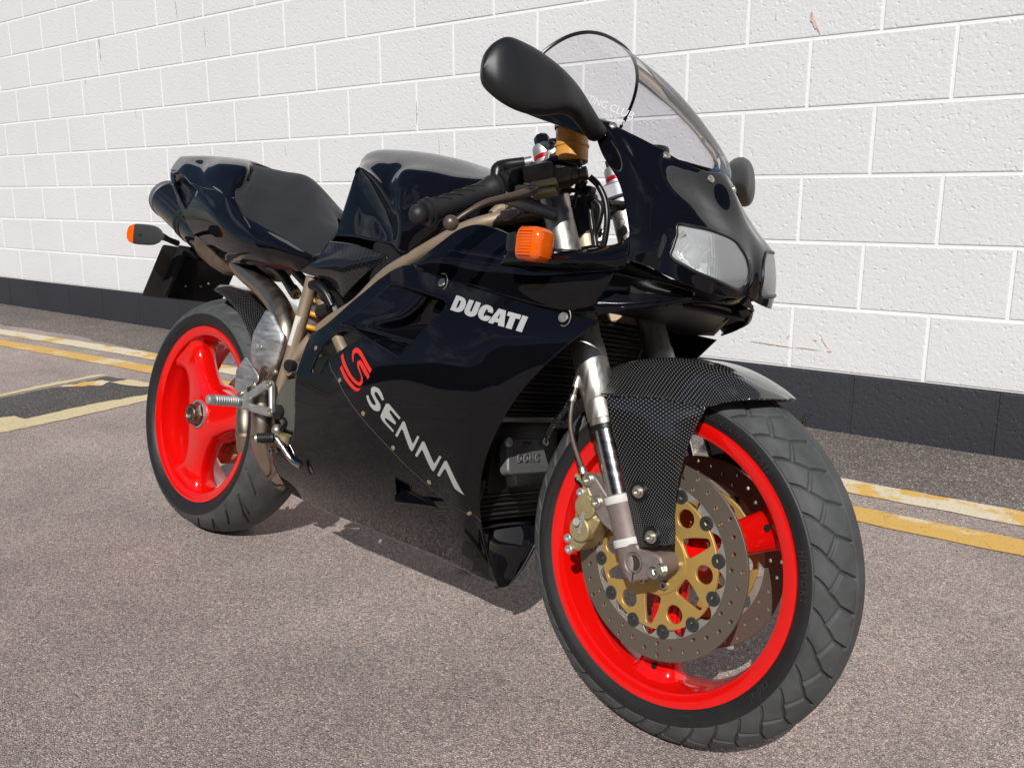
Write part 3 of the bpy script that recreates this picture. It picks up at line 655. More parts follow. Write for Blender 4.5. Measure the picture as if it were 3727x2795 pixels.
def disc_set(y, sgn):
    """floating disc: steel rotor, gold carrier, twelve bobbins, six bolts; sgn=-1 faces right"""
    nrm = (0, sgn, 0); U = (1, 0, 0) if sgn < 0 else (-1, 0, 0)
    fa = (lambda a: a) if sgn < 0 else (lambda a: 180 - a)
    inner = []
    for k in range(12):
        for j in range(12):
            a = 14.5 + 30 * k + 2.5 * j
            off = (a - (14.5 + 30 * k)) - 15.0
            rr = .1125 + (math.sqrt(max(0, .0115 ** 2 - (rad(off) * .1125) ** 2)))
            inner.append((rr * math.cos(rad(fa(a))), rr * math.sin(rad(fa(a)))))
    holes = []
    for k in range(12):
        for da, hr in ((0, .1325), (0, .1515), (10, .1395), (20, .1455)): holes.append((fa(8.7 + 30 * k + da), hr))
    hl = [circle2(r_ * math.cos(rad(a)), r_ * math.sin(rad(a)), .0031, 10) for a, r_ in holes]
    ro = plate('brake_disc', [circle2(0, 0, .160, 120), circle2(0, 0, .1235, 96)] + [h for h in hl], .0050, M_DISC, front_wheel, (0, y, 0), U, (0, 0, 1), bevel=.0005)
    plate('disc_inner_ring', [circle2(0, 0, .1234, 96), inner], .0046, M_DISC_RAW, front_wheel, (0, y, 0), U, (0, 0, 1), bevel=.0004)
    cl = [circle2(0, 0, .1105, 96)]
    for k in range(6):
        a = fa(.5 + 60 * k); cl.append(circle2(.088 * math.cos(rad(a)), .088 * math.sin(rad(a)), .0148, 22))
        q = lambda r_, a_: (r_ * math.cos(rad(fa(a_))), r_ * math.sin(rad(fa(a_))))
        c0 = -28.5 + 60 * k
        cl.append(rounded([q(.0585, c0 - 16), q(.0560, c0), q(.0585, c0 + 16), q(.0800, c0 + 8.5), q(.1045, c0 + 1.5), q(.1045, c0 - 4.5), q(.0800, c0 - 9.5)][::(1 if sgn < 0 else -1)], .007, 4))
    cl.append(circle2(0, 0, .030, 40))
    plate('disc_carrier', cl, .0060, M_GOLD, front_wheel, (0, y + sgn * .0015, 0), U, (0, 0, 1), bevel=.0007)
    plate('carrier_boss', [circle2(0, 0, .0548, 60), circle2(0, 0, .0305, 40)], .0030, M_GOLD, front_wheel, (0, y + sgn * .0052, 0), U, (0, 0, 1), bevel=.0004)
    for k in range(12):
        a = rad(fa(14.5 + 30 * k)); c = (.1122 * math.cos(a), y + sgn * .0025, .1122 * math.sin(a))
        lathe('disc_bobbin', [(.0112, 0), (.0112, .0030), (.0104, .0042), (.0062, .0043), (.0056, .0024), (.0034, .0022), (.0030, -.002)], M_BOBBIN, front_wheel, c, nrm, seg=24)
    for k in range(6):
        a = rad(fa(4 + 60 * k)); bolt('disc_bolt', (.0420 * math.cos(a), y + sgn * .0065, .0420 * math.sin(a)), nrm, .0066, .0070, M_BOLT, front_wheel)
disc_set(-.0585, -1)
disc_set(.0585, 1)

# raised lettering on the tyre walls, bent round the wheel
def bent_text(s, size, r_mid, y0, ang, m, parent, name, flip=False, shear=0., spacing=1.1, h=.0011, slope=0.):
    me = text_mesh(s, size, shear, spacing)
    co = np.array([v.co[:] for v in me.vertices]); w = co[:, 0].max(); cy = co[:, 1].max() / 2
    x = co[:, 0] - w / 2; yy = co[:, 1] - cy
    a = rad(ang) + (x / r_mid) * (1 if flip else -1); rr = r_mid + yy * (-1 if flip else 1)
    co = np.stack([rr * np.cos(a), y0 - np.abs(rr - r_mid) * slope, rr * np.sin(a)], 1)
    for v, c in zip(me.vertices, co): v.co = c
    me.update(); o = link(name, me, m, parent, smooth=False); md = o.modifiers.new('s', 'SOLIDIFY'); md.thickness = h; md.offset = 0
    return o
M_LETTER = mat('raised_rubber', (.030, .029, .030), .55)
bent_text('MICHELIN', .0150, .2455, -.0592, 176, M_LETTER, front_wheel, 'sidewall_lettering', spacing=1.15)
bent_text('HI-SPORT', .0150, .2460, -.0592, 10, M_LETTER, front_wheel, 'sidewall_lettering', flip=False, spacing=1.2)
bent_text('radial', .0170, .2450, -.0592, -35, M_LETTER, front_wheel, 'sidewall_lettering', shear=.35, spacing=1.1)
bent_text('TX15', .0150, .2455, -.0592, 50, M_LETTER, front_wheel, 'sidewall_lettering', spacing=1.2)
bent_text('120/70 ZR 17', .0100, .2455, -.0592, 70, M_LETTER, front_wheel, 'sidewall_lettering', spacing=1.2)
bent_text('TUBELESS', .0060, .2400, -.0568, -70, M_LETTER, front_wheel, 'sidewall_lettering', spacing=1.2)

# ---------------------------------------------------------------- rear wheel
rear_wheel = empty('rear_wheel', bike, (0, 0, ZR))
def rear_groove(th, y, r):
    a = np.degrees(th); ay = np.abs(y); side = np.where(y > 0, 1, 0); pitch = 360 / 26.
    sh = np.interp(ay, [.010, .045, .075, .092], [21, 14, 5, 0])
    ph = (a + 5 + sh + side * pitch / 2) / pitch; k = np.round(ph); f = (ph - k) * pitch * np.pi / 180 * r
    lng = (np.mod(k, 2) == 0)
    d = .0052 * line_d(f, .0040) * ((ay > np.where(lng, .012, .045)) & (ay < np.where(lng, .080, .089)) * (r > .27))
    ph2 = (a - 9 - 12 * (ay - .03) / .06 + side * pitch) / (2 * pitch); f2 = (ph2 - np.round(ph2)) * 2 * pitch * np.pi / 180 * r
    d = np.maximum(d, .004 * line_d(f2, .0030) * ((ay > .030) & (ay < .074)))
    return d
rprof = [(-.073, .224), (-.0765, .229), (-.0830, .2365), (-.0890, .2470), (-.0905, .2560), (-.0880, .2660), (-.0800, .2790), (-.0660, .2905), (-.0460, .3010), (-.0220, .3085), (0, .3110)]
rprof = rprof + [(-a, b) for a, b in rprof[::-1][1:]]
tyre_geo(.311, rprof, rear_groove, 1500, 170, 'tyre', M_RUBBER, rear_wheel, .262)
rr_prof = [(.2180, -.055), (.2270, -.0735), (.2302, -.0765), (.2298, -.0795), (.2270, -.0800), (.2100, -.0755), (.2075, -.0735), (.2065, -.0680), (.2055, -.0500), (.2010, -.0420), (.1985, -.0250)]
rim_lathe('rim', rr_prof, rear_wheel)
bent_text('MICHELIN', .0150, .2450, -.0888, 200, M_LETTER, rear_wheel, 'sidewall_lettering', spacing=1.3)
bent_text('190/50 ZR 17', .0090, .2450, -.0888, 120, M_LETTER, rear_wheel, 'sidewall_lettering', spacing=1.2)
# hub and three spokes flow into one another: one skinned casting
bm = bmesh.new()
tmp = []
rs = [(.012, .070, .036, -.043), (.045, .064, .036, -.042), (.080, .053, .034, -.038), (.115, .046, .032, -.034), (.150, .046, .031, -.031), (.175, .056, .034, -.029), (.192, .076, .040, -.027), (.204, .104, .046, -.025)]
for a in (10, 130, 250): bm.from_mesh(spoke_mesh('t', rs, rad(a)))
hub = lathe('t_hub', [(.001, -.078), (.040, -.078), (.046, -.074), (.060, -.058), (.078, -.040), (.080, .0), (.070, .03), (.001, .03)], None, None, seg=48)
bm.from_mesh(hub.data); bpy.data.objects.remove(hub)
me = bpy.data.meshes.new('spoke_casting'); bm.to_mesh(me); bm.free()
def remeshed(name, me, m, parent, voxel=.004, smooth=8):
    o = bpy.data.objects.new(name, me); COL.objects.link(o)
    r_ = o.modifiers.new('r', 'REMESH'); r_.mode = 'VOXEL'; r_.voxel_size = voxel
    s_ = o.modifiers.new('s', 'SMOOTH'); s_.iterations = smooth; s_.factor = .5
    dg = bpy.context.evaluated_depsgraph_get(); me2 = bpy.data.meshes.new_from_object(o.evaluated_get(dg))
    bpy.data.objects.remove(o); me2.name = name; me2.materials.clear()
    return link(name, me2, m, parent)
remeshed('spoke_casting', me, M_RED, rear_wheel, .0038, 14)
lathe('hub_ring', [(.0300, -.0765), (.0315, -.0835), (.0365, -.0835), (.0375, -.0765)], M_ALU, rear_wheel, seg=40, caps=False, sharp=25)
lathe('hub_nut', [(.0290, -.077), (.0290, -.091), (.0265, -.0915), (.0250, -.097)], M_NUT, rear_wheel, seg=6, sharp=20)
lathe('axle_tube', [(.0215, -.080), (.0215, -.1025), (.0205, -.104), (.0175, -.104), (.0165, -.1025), (.0165, -.070), (.0001, -.069)], M_NUT, rear_wheel, seg=36, sharp=25)
for k in range(14):
    a = 2 * math.pi * k / 14
    box('nut_castellation', (.0235 * math.cos(a), -.0985, .0235 * math.sin(a)), (.0060, .007, .0050), M_NUT, rear_wheel, rot=(0, -a, 0), bevel=.0006)
# rear disc and its hub on the far side
plate('brake_disc', [circle2(0, 0, .110, 80), circle2(0, 0, .072, 60)] + [circle2(r_ * math.cos(rad(a)), r_ * math.sin(rad(a)), .003, 8) for k in range(18) for a, r_ in ((20 * k, .098), (20 * k + 8, .086))], .005, M_DISC, rear_wheel, (0, .052, 0), bevel=.0004)
plate('disc_carrier', [circle2(0, 0, .0715, 60)] + [circle2(.056 * math.cos(rad(a)), .056 * math.sin(rad(a)), .011, 16) for a in range(0, 360, 45)] + [circle2(0, 0, .03, 30)], .005, M_DISC_RAW, rear_wheel, (0, .052, 0), bevel=.0004)
lathe('valve', [(.003, 0), (.003, .012), (.0048, .0125), (.0048, .024), (.0035, .0255)], M_RUBBER, rear_wheel, (.150, -.005, -.137), (-.74, -.25, .62), seg=12)

# ================================================================ bodywork
def mirror_rows(rows):
    """right-half rows (centre ... outer edge) -> full-width rows"""
    return [[(x, -y, z) for x, y, z in r[:0:-1]] + list(r) for r in rows]
def outward(o, centre):
    """flip the sheet so that its normals point away from a centre line point"""
    me = o.data; n = len(me.polygons); C = np.empty(n * 3); N = np.empty(n * 3); me.polygons.foreach_get('center', C); me.polygons.foreach_get('normal', N)
    C = C.reshape(-1, 3); N = N.reshape(-1, 3)
    if ((C - V3(centre)) * N).sum() < 0: me.flip_normals()
    return o
def pin(pts, poly):
    """is each 2D point inside the polygon"""
    P_ = np.asarray(pts); Q = np.asarray(poly); ins = np.zeros(len(P_), bool); j = len(Q) - 1
    for i in range(len(Q)):
        c = ((Q[i, 1] > P_[:, 1]) != (Q[j, 1] > P_[:, 1])) & (P_[:, 0] < (Q[j, 0] - Q[i, 0]) * (P_[:, 1] - Q[i, 1]) / (Q[j, 1] - Q[i, 1] + 1e-15) + Q[i, 0]); ins ^= c; j = i
    return ins
def snap_to(poly, q):
    Q = np.asarray(poly); best = None
    for i in range(len(Q)):
        a, b_ = Q[i - 1], Q[i]; t = np.clip(np.dot(q - a, b_ - a) / (np.dot(b_ - a, b_ - a) + 1e-15), 0, 1); c = a + t * (b_ - a); d = np.linalg.norm(c - q)
        if best is None or d < best[0]: best = (d, c)
    return best[1]
def cut_hole(o, poly, axes=(0, 2), keep=None, patch=None):
    """open a hole with a clean edge in a fine sheet; poly lies in the given pair of axes.
    keep: test on a vertex (e.g. only the right side). patch: name for the removed piece as a mesh"""
    me = o.data; bm = bmesh.new(); bm.from_mesh(me); bm.faces.ensure_lookup_table()
    C = np.array([f.calc_center_median()[:] for f in bm.faces]); ins = pin(C[:, axes], poly)
    if keep: ins &= np.array([keep(c) for c in C])
    gone = [f for f, i in zip(bm.faces, ins) if i]
    gs = set(gone); edge = set(v for f in gone for v in f.verts if any(g not in gs for g in v.link_faces))
    for v in edge:
        c = snap_to(poly, np.array([v.co[axes[0]], v.co[axes[1]]])); v.co[axes[0]] = c[0]; v.co[axes[1]] = c[1]
    pm = None
    if patch:
        ids = {}; vs = []; fs = []
        for f in gone:
            r_ = []
            for v in f.verts:
                if v not in ids: ids[v] = len(vs); vs.append(v.co[:])
                r_.append(ids[v])
            fs.append(r_)
        pm = bpy.data.meshes.new(patch); pm.from_pydata(vs, [], fs)
    bmesh.ops.delete(bm, geom=gone, context='FACES'); bm.to_mesh(me); bm.free()
    return pm
def xz(pts): return [(p_[0], p_[2]) for p_ in pts]
def yz(pts): return [(p_[1], p_[2]) for p_ in pts]
def smooth_loop(pts, n=60): return [tuple(q[:2]) for q in cr([(a, b_, 0) for a, b_ in pts], n, True)]
def smooth_line(pts, n): return [tuple(q) for q in cr(pts, n)]

# ---------------------------------------------------------------- side fairings
SIDE = [  # stations from the rear edge to the front edge, each from the top edge to the keel
 [(0.5987,-0.1950,0.5693), (0.5840,-0.2050,0.5066), (0.5858,-0.2100,0.4688), (0.5886,-0.2050,0.4087), (0.5740,-0.1920,0.3489), (0.5297,-0.1800,0.3171), (0.4759,-0.1680,0.2905), (0.4458,-0.1250,0.2420), (0.3881,-0.0500,0.1855)],
 [(0.6585,-0.2030,0.5960), (0.6913,-0.2130,0.5469), (0.7105,-0.2200,0.4957), (0.7206,-0.2220,0.4400), (0.7079,-0.2100,0.3888), (0.6814,-0.1930,0.3378), (0.6360,-0.1680,0.2894), (0.5709,-0.1150,0.2329), (0.5024,-0.0450,0.1731)],
 [(0.7533,-0.2020,0.6627), (0.7839,-0.2170,0.6085), (0.7963,-0.2280,0.5500), (0.8073,-0.2330,0.4925), (0.8072,-0.2270,0.4377), (0.7938,-0.2100,0.3799), (0.7635,-0.1820,0.3205), (0.7018,-0.1250,0.2495), (0.6265,-0.0450,0.1714)],
 [(0.8522,-0.1970,0.7227), (0.8826,-0.2180,0.6554), (0.9052,-0.2320,0.5887), (0.9223,-0.2400,0.5307), (0.9225,-0.2330,0.4714), (0.9107,-0.2150,0.4092), (0.8882,-0.1870,0.3424), (0.8352,-0.1300,0.2594), (0.7642,-0.0450,0.1688)],
 [(0.9573,-0.2000,0.7093), (0.9909,-0.2220,0.6491), (1.0156,-0.2360,0.5930), (1.0307,-0.2410,0.5378), (1.0322,-0.2350,0.4814), (1.0204,-0.2150,0.4183), (0.9969,-0.1830,0.3499), (0.9550,-0.1250,0.2636), (0.8966,-0.0400,0.1648)],
 [(1.0905,-0.2050,0.6905), (1.1023,-0.2230,0.6378), (1.1059,-0.2320,0.5860), (1.1050,-0.2350,0.5275), (1.0948,-0.2250,0.4637), (1.0763,-0.2050,0.4036), (1.0554,-0.1740,0.3363), (1.0226,-0.1150,0.2562), (0.9865,-0.0300,0.1534)],
 [(1.1837,-0.2000,0.6766), (1.1755,-0.2160,0.6253), (1.1618,-0.2210,0.5765), (1.1409,-0.2220,0.5195), (1.1205,-0.2140,0.4613), (1.0939,-0.1920,0.3996), (1.0661,-0.1550,0.3302), (1.0350,-0.0900,0.2454), (1.0217,-0.0200,0.1501)],
 [(1.3090,-0.1880,0.6644), (1.2722,-0.2000,0.6303), (1.2330,-0.2070,0.5885), (1.1871,-0.2080,0.5349), (1.1473,-0.2030,0.4715), (1.1035,-0.1780,0.4010), (1.0729,-0.1420,0.3253), (1.0425,-0.0750,0.2223), (1.0342,-0.0150,0.1436)]]
A_SIDE = grid(SIDE, 230, 230)
fair = link('side_fairing', grid_mesh('side_fairing', A_SIDE), M_PAINT, bike)
A_L = A_SIDE * np.array([1, -1, 1])
fair_l = link('side_fairing', grid_mesh('side_fairing', A_L, flip=True), M_PAINT, bike)
B_SIDE = bvh_of(fair)
def on_side(x, z, out=.0006):
    h = B_SIDE.ray_cast(Vector((x, -1, z)), Vector((0, 1, 0)))
    if h[0] is None: h = B_SIDE.find_nearest(Vector((x, -.2, z)))
    n = h[1]; n = -n if n.y > 0 else n
    return h[0] + n * out, n
DUCT = [(0.8445,-0.2062,0.6881), (0.8731,-0.2086,0.6878), (0.9440,-0.2127,0.6779), (0.9947,-0.2147,0.6700), (1.0061,-0.2175,0.6622), (1.0008,-0.2226,0.6472), (0.9540,-0.2345,0.5916), (0.8924,-0.2301,0.5955), (0.8142,-0.2223,0.6003), (0.7259,-0.2102,0.6017), (0.7605,-0.2102,0.6279)]
GILL = [(0.6357,-0.2130,0.4941), (0.6479,-0.2101,0.5272), (0.6726,-0.2089,0.5626), (0.7039,-0.2101,0.5834), (0.7283,-0.2123,0.5901), (0.7680,-0.2181,0.5891), (0.8052,-0.2241,0.5840), (0.7612,-0.2207,0.5650), (0.7266,-0.2178,0.5441), (0.6976,-0.2162,0.5240), (0.6727,-0.2162,0.4967)]
BAND = [(0.7511,-0.2140,0.5995), (0.8432,-0.2263,0.5948), (0.9448,-0.2349,0.5863), (0.9337,-0.2362,0.5742), (0.9250,-0.2379,0.5594), (0.8732,-0.2325,0.5705), (0.8105,-0.2247,0.5845)]
SLOT = [(0.6142,-0.1814,0.3124), (0.6258,-0.1822,0.3138), (0.6259,-0.1666,0.2873), (0.6172,-0.1608,0.2800), (0.6068,-0.1599,0.2786), (0.6118,-0.1753,0.3000)]
NACA = [(0.8899,-0.1822,0.3348), (0.9248,-0.1732,0.3255), (0.9219,-0.1648,0.3127), (0.9714,-0.1492,0.2966), (0.8674,-0.1478,0.2835)]
FSLOT = [(1.0049,-0.0989,0.2345), (1.0230,-0.0926,0.2327), (1.0013,-0.0564,0.1856), (0.9793,-0.0351,0.1591), (1.1093,-0.2000,0.2191), (0.9782,-0.0682,0.1975)]
for pl in (DUCT, GILL, BAND, NACA, SLOT):
    cut_hole(fair, xz(pl), (0, 2))
for nm_, pl in (('duct_edge', DUCT), ('gill_edge', GILL), ('band_edge', BAND), ('slot_edge', SLOT), ('vent_edge', NACA)):
    lp_ = []
    for i in range(len(pl)):
        a_, b_ = V3(pl[i]), V3(pl[(i + 1) % len(pl)]); n_ = max(2, int(np.linalg.norm(b_ - a_) / .006))
        for k_ in range(n_): q_ = a_ + (b_ - a_) * k_ / n_; lp_.append(tuple(on_side(q_[0], q_[2], -.0008)[0]))
    link(nm_, grid_mesh(nm_, tube_arr(lp_ + lp_[:2], .0019, None, 8), closed_v=True), M_PAINT, fair)
for o in (fair, fair_l): outward(o, (.8, 0, .5)); modify(o, .0035, -1)
def inner(name, rows, m=M_PAINT, nu=24, nv=24, sol=.002): return sheet(name, rows, m, fair, nu, nv, sol, 0)
inner('duct_liner', [
 [(0.8383,-0.2040,0.6895), (0.8869,-0.2040,0.6808), (0.9326,-0.2030,0.6724), (0.9362,-0.1860,0.6703), (0.9633,-0.1720,0.6717)],
 [(0.8070,-0.2100,0.6594), (0.8643,-0.2090,0.6533), (0.9138,-0.2070,0.6472), (0.9157,-0.1880,0.6420), (0.9635,-0.1720,0.6478)],
 [(0.7653,-0.2140,0.6280), (0.8282,-0.2130,0.6274), (0.8816,-0.2120,0.6263), (0.8854,-0.1920,0.6166), (0.9336,-0.1760,0.6153)],
 [(0.7256,-0.2180,0.6030), (0.7744,-0.2180,0.6060), (0.8202,-0.2170,0.6089), (0.8504,-0.2060,0.6000), (0.9251,-0.2020,0.5910)],
 [(0.7238,-0.2160,0.5990), (0.7724,-0.2190,0.5972), (0.8193,-0.2220,0.5955), (0.8794,-0.2220,0.5919), (0.9454,-0.2220,0.5873)]], M_PAINT, 40, 60)
inner('gill_band', [
 [(0.7483,-0.2140,0.6008), (0.8306,-0.2160,0.5964), (0.9303,-0.2160,0.5875)],
 [(0.7694,-0.2120,0.5929), (0.8442,-0.2140,0.5851), (0.9218,-0.2180,0.5756)],
 [(0.8077,-0.2240,0.5828), (0.8706,-0.2300,0.5689), (0.9214,-0.2340,0.5577)]])
inner('vent_liner', [[(0.8790,-0.1780,0.3363), (0.9249,-0.1600,0.3237), (0.9876,-0.1630,0.3013)], [(0.8562,-0.1500,0.3022), (0.8950,-0.1450,0.3025), (0.9850,-0.1600,0.2986)], [(0.8801,-0.1650,0.2823), (0.9342,-0.1630,0.2908), (0.9945,-0.1640,0.2992)]], M_PAINT)
decal_queue = [('front_slot_shade', xz(FSLOT))]
# seam between upper and lower panels, and a thin pale line along it
def strip_on_side(name, pts, w, m, parent, out=.0008, n=60):
    L_ = smooth_line(pts, n); rows = []
    for i, q in enumerate(L_):
        t = Vector(L_[min(i + 1, n - 1)]) - Vector(L_[max(i - 1, 0)]); t.normalize()
        c, nn = on_side(q[0], q[2], out); s_ = nn.cross(t).normalized()
        rows.append([tuple(c - s_ * w / 2), tuple(c), tuple(c + s_ * w / 2)])
    return link(name, grid_mesh(name, np.array(rows)), m, parent)
SEAM = [(0.7000,-0.2167,0.5219), (0.7129,-0.2195,0.5074), (0.7267,-0.2216,0.5010), (0.7825,-0.2295,0.4641), (0.8349,-0.2249,0.4288), (0.8873,-0.2102,0.3930), (0.9484,-0.1874,0.3511), (1.0015,-0.1624,0.3174), (1.0493,-0.1393,0.2972), (1.0584,-0.1173,0.2844)]
M_SEAM = mat('panel_gap', (.002, .002, .002), .6)
M_EDGE = mat('pale_panel_edge', (.20, .20, .21), .3, 0)
strip_on_side('panel_gap', SEAM, .0030, M_SEAM, fair)
strip_on_side('panel_edge', [(x + .0016, y, z + .0019) for x, y, z in SEAM], .0008, M_EDGE, fair, .0010)
for q in ((0.7506,-0.2256,0.4942), (0.8342,-0.2285,0.4434), (0.9056,-0.2090,0.3920), (0.9796,-0.1799,0.3430), (1.0507,-0.1414,0.3003), (0.6380,-0.2065,0.5451)):
    c, nn = on_side(q[0], q[2], .0)
    lathe('fastener', [(.0048, 0), (.0048, .0012), (.0036, .0020), (.0015, .0021), (.0012, .0012)], M_BRONZE, fair, c, nn, seg=16)
for q in ((0.9732,-0.2038,0.6988), (1.2446,-0.1966,0.6624)):
    c, nn = on_side(q[0], q[2], .0)
    lathe('quick_fastener', [(.0085, 0), (.0085, .0018), (.0070, .0030), (.0020, .0030)], M_BOLT, fair, c, nn, seg=20)
    ring = [tuple(c + nn * .004 + Vector((math.cos(a) * .0125 + .004, 0, math.sin(a) * .0145))) for a in np.linspace(-1.9, 1.9, 14)]
    tube('fastener_ring', ring, .0010, M_BOLT, fair, seg=8)

# lettering on the fairing, laid onto its curved surface
def decal_from(name, loops, m, parent, to3, project, lift=.0007, res=.012):
    me = flat_mesh(name, loops, 0); bm = bmesh.new(); bm.from_mesh(me)
    bad = [f for f in bm.faces if f.normal.z < 0]; bmesh.ops.delete(bm, geom=bad, context='FACES')
    xs = [v.co.x for v in bm.verts]; span = max(xs) - min(xs)
    for it in range(4):
        lg = [e for e in bm.edges if e.calc_length() > span * .09]
        if not lg: break
        bmesh.ops.subdivide_edges(bm, edges=lg, cuts=1); bmesh.ops.triangulate(bm, faces=bm.faces[:])
    for v in bm.verts:
        q = to3(v.co.x, v.co.y); v.co = project(q[0], q[2], lift)[0]
    bm.to_mesh(me); bm.free(); return link(name, me, m, parent)
decal_from('front_slot_shade', [rounded(decal_queue[0][1], .006, 4)], M_DARK, fair, lambda u, v: (u, 0, v), on_side, .0007)  # flat dark patch on the uncut skin, painting the shade inside the slot
def bilinear(c00, c10, c01, c11):
    a, b_, c, d = map(V3, (c00, c10, c01, c11))
    return lambda u, v: a * (1 - u) * (1 - v) + b_ * u * (1 - v) + c * (1 - u) * v + d * u * v
DUC = {'D':[[(1.01982,0.67894),(1.03322,0.67725),(1.04194,0.67445),(1.04708,0.67022),(1.04994,0.6643),(1.05011,0.65817),(1.0472,0.65293),(1.04126,0.65048),(1.03517,0.65032),(1.01883,0.65273)],[(1.03077,0.67082),(1.03061,0.65762),(1.03328,0.65708),(1.03547,0.65881),(1.03627,0.66313),(1.03614,0.66815),(1.03493,0.66999)]],'U':[[(1.05285,0.67394),(1.06463,0.67246),(1.06397,0.65558),(1.06535,0.65381),(1.06706,0.65336),(1.06849,0.65447),(1.06963,0.67196),(1.08132,0.67006),(1.0817,0.65342),(1.08065,0.64956),(1.07717,0.6466),(1.07187,0.64534),(1.06474,0.6458),(1.05828,0.64784),(1.0538,0.65086),(1.05161,0.65524)]],'C':[[(1.11338,0.65535),(1.10328,0.6566),(1.10173,0.65983),(1.09944,0.66074),(1.09757,0.65981),(1.09627,0.6518),(1.0976,0.64894),(1.09972,0.6484),(1.10051,0.65072),(1.11298,0.64936),(1.11199,0.64444),(1.10862,0.64172),(1.1029,0.64114),(1.09536,0.64238),(1.08863,0.64582),(1.08446,0.65067),(1.08326,0.6581),(1.0853,0.66358),(1.0893,0.66697),(1.09613,0.66835),(1.10322,0.66711),(1.10975,0.66397),(1.11275,0.66014)]],'A':[[(1.12198,0.66442),(1.13717,0.66224),(1.1444,0.6353),(1.13198,0.63666),(1.13118,0.64096),(1.12363,0.64198),(1.12121,0.63819),(1.11088,0.63952)],[(1.12877,0.65715),(1.12569,0.64846),(1.12984,0.6478)]],'T':[[(1.14223,0.66128),(1.16827,0.65815),(1.16816,0.65087),(1.15994,0.6518),(1.1591,0.63337),(1.1474,0.63455),(1.14848,0.65348),(1.14175,0.6546)]],'I':[[(1.17063,0.65804),(1.18208,0.65634),(1.17946,0.63077),(1.16753,0.63226)]]}
for k, lp in DUC.items():
    decal_from('letter', lp, M_SILVER, fair, lambda u, v: (u, 0, v), on_side)
SEN = [[(0.8944,0.47818),(0.88857,0.47642),(0.8838,0.48183),(0.87549,0.48849),(0.86938,0.48937),(0.86733,0.48643),(0.8703,0.4807),(0.88361,0.46866),(0.88462,0.46179),(0.8803,0.45583),(0.87362,0.45423),(0.86439,0.45505),(0.85521,0.4607),(0.84699,0.47012),(0.84385,0.4782),(0.84973,0.48013),(0.85393,0.47294),(0.86079,0.46601),(0.86749,0.46404),(0.87157,0.46591),(0.87033,0.47013),(0.85769,0.48414),(0.85622,0.49189),(0.86078,0.49732),(0.86861,0.49841),(0.8805,0.49623),(0.88904,0.48872)],[(0.89947,0.47198),(0.90732,0.4732),(0.93705,0.45286),(0.93296,0.44872),(0.9124,0.46236),(0.90867,0.46072),(0.90841,0.45772),(0.92362,0.44195),(0.92041,0.43757),(0.89616,0.4461),(0.89398,0.4431),(0.8965,0.43912),(0.91529,0.42566),(0.91188,0.42242),(0.88865,0.4378),(0.88304,0.44393),(0.88354,0.44842)],[(0.91661,0.4171),(0.94214,0.44715),(0.94654,0.44789),(0.94906,0.4428),(0.96024,0.41105),(0.96281,0.41153),(0.97687,0.4279),(0.98137,0.42614),(0.95844,0.39763),(0.95426,0.39542),(0.95031,0.39958),(0.93963,0.43166),(0.93589,0.43188),(0.92199,0.41507)],[(0.96169,0.38914),(0.98623,0.41845),(0.99144,0.42027),(0.99417,0.41649),(1.00653,0.38405),(1.00959,0.38502),(1.02486,0.40147),(1.02924,0.3996),(1.0039,0.37077),(0.99948,0.36809),(0.9958,0.37085),(0.98396,0.40337),(0.98145,0.4029),(0.96614,0.38685)],[(1.00732,0.3627),(1.03514,0.39359),(1.03972,0.39536),(1.04225,0.39161),(1.05802,0.35362),(1.06251,0.33819),(1.04549,0.34646),(1.03399,0.37877),(1.03124,0.37906),(1.01282,0.36087)]]
for lp in SEN: decal_from('letter', [lp], M_SILVER, fair, lambda u, v: (u, 0, v), on_side)
EMB = [[(0.73815,0.54004),(0.745,0.54603),(0.753,0.53605),(0.77163,0.52148),(0.79389,0.50771),(0.81218,0.50012),(0.82009,0.49992),(0.824,0.50351),(0.8221,0.51136),(0.80495,0.52732),(0.80152,0.53512),(0.80498,0.53917),(0.8128,0.54007),(0.82483,0.53335),(0.84874,0.51573),(0.84501,0.50811),(0.8174,0.52702),(0.81096,0.53168),(0.8106,0.52801),(0.82822,0.50946),(0.83027,0.49987),(0.82577,0.49422),(0.8168,0.49262),(0.79991,0.49756),(0.77601,0.5091),(0.75182,0.52472)],[(0.74335,0.51718),(0.74948,0.52296),(0.7642,0.51133),(0.7863,0.49849),(0.80794,0.48958),(0.81757,0.48786),(0.8265,0.48947),(0.81975,0.48312),(0.80912,0.48196),(0.79227,0.48741),(0.76844,0.49891)],[(0.78669,0.53394),(0.77909,0.54449),(0.77738,0.55447),(0.78454,0.56076),(0.79441,0.56178),(0.80802,0.55683),(0.8523,0.52722),(0.84838,0.5196),(0.81084,0.5453),(0.79839,0.55212),(0.78997,0.55212),(0.78514,0.547),(0.78955,0.53463)]]
for lp in EMB: decal_from('emblem', [lp], M_REDDECAL, fair, lambda u, v: (u, 0, v), on_side)

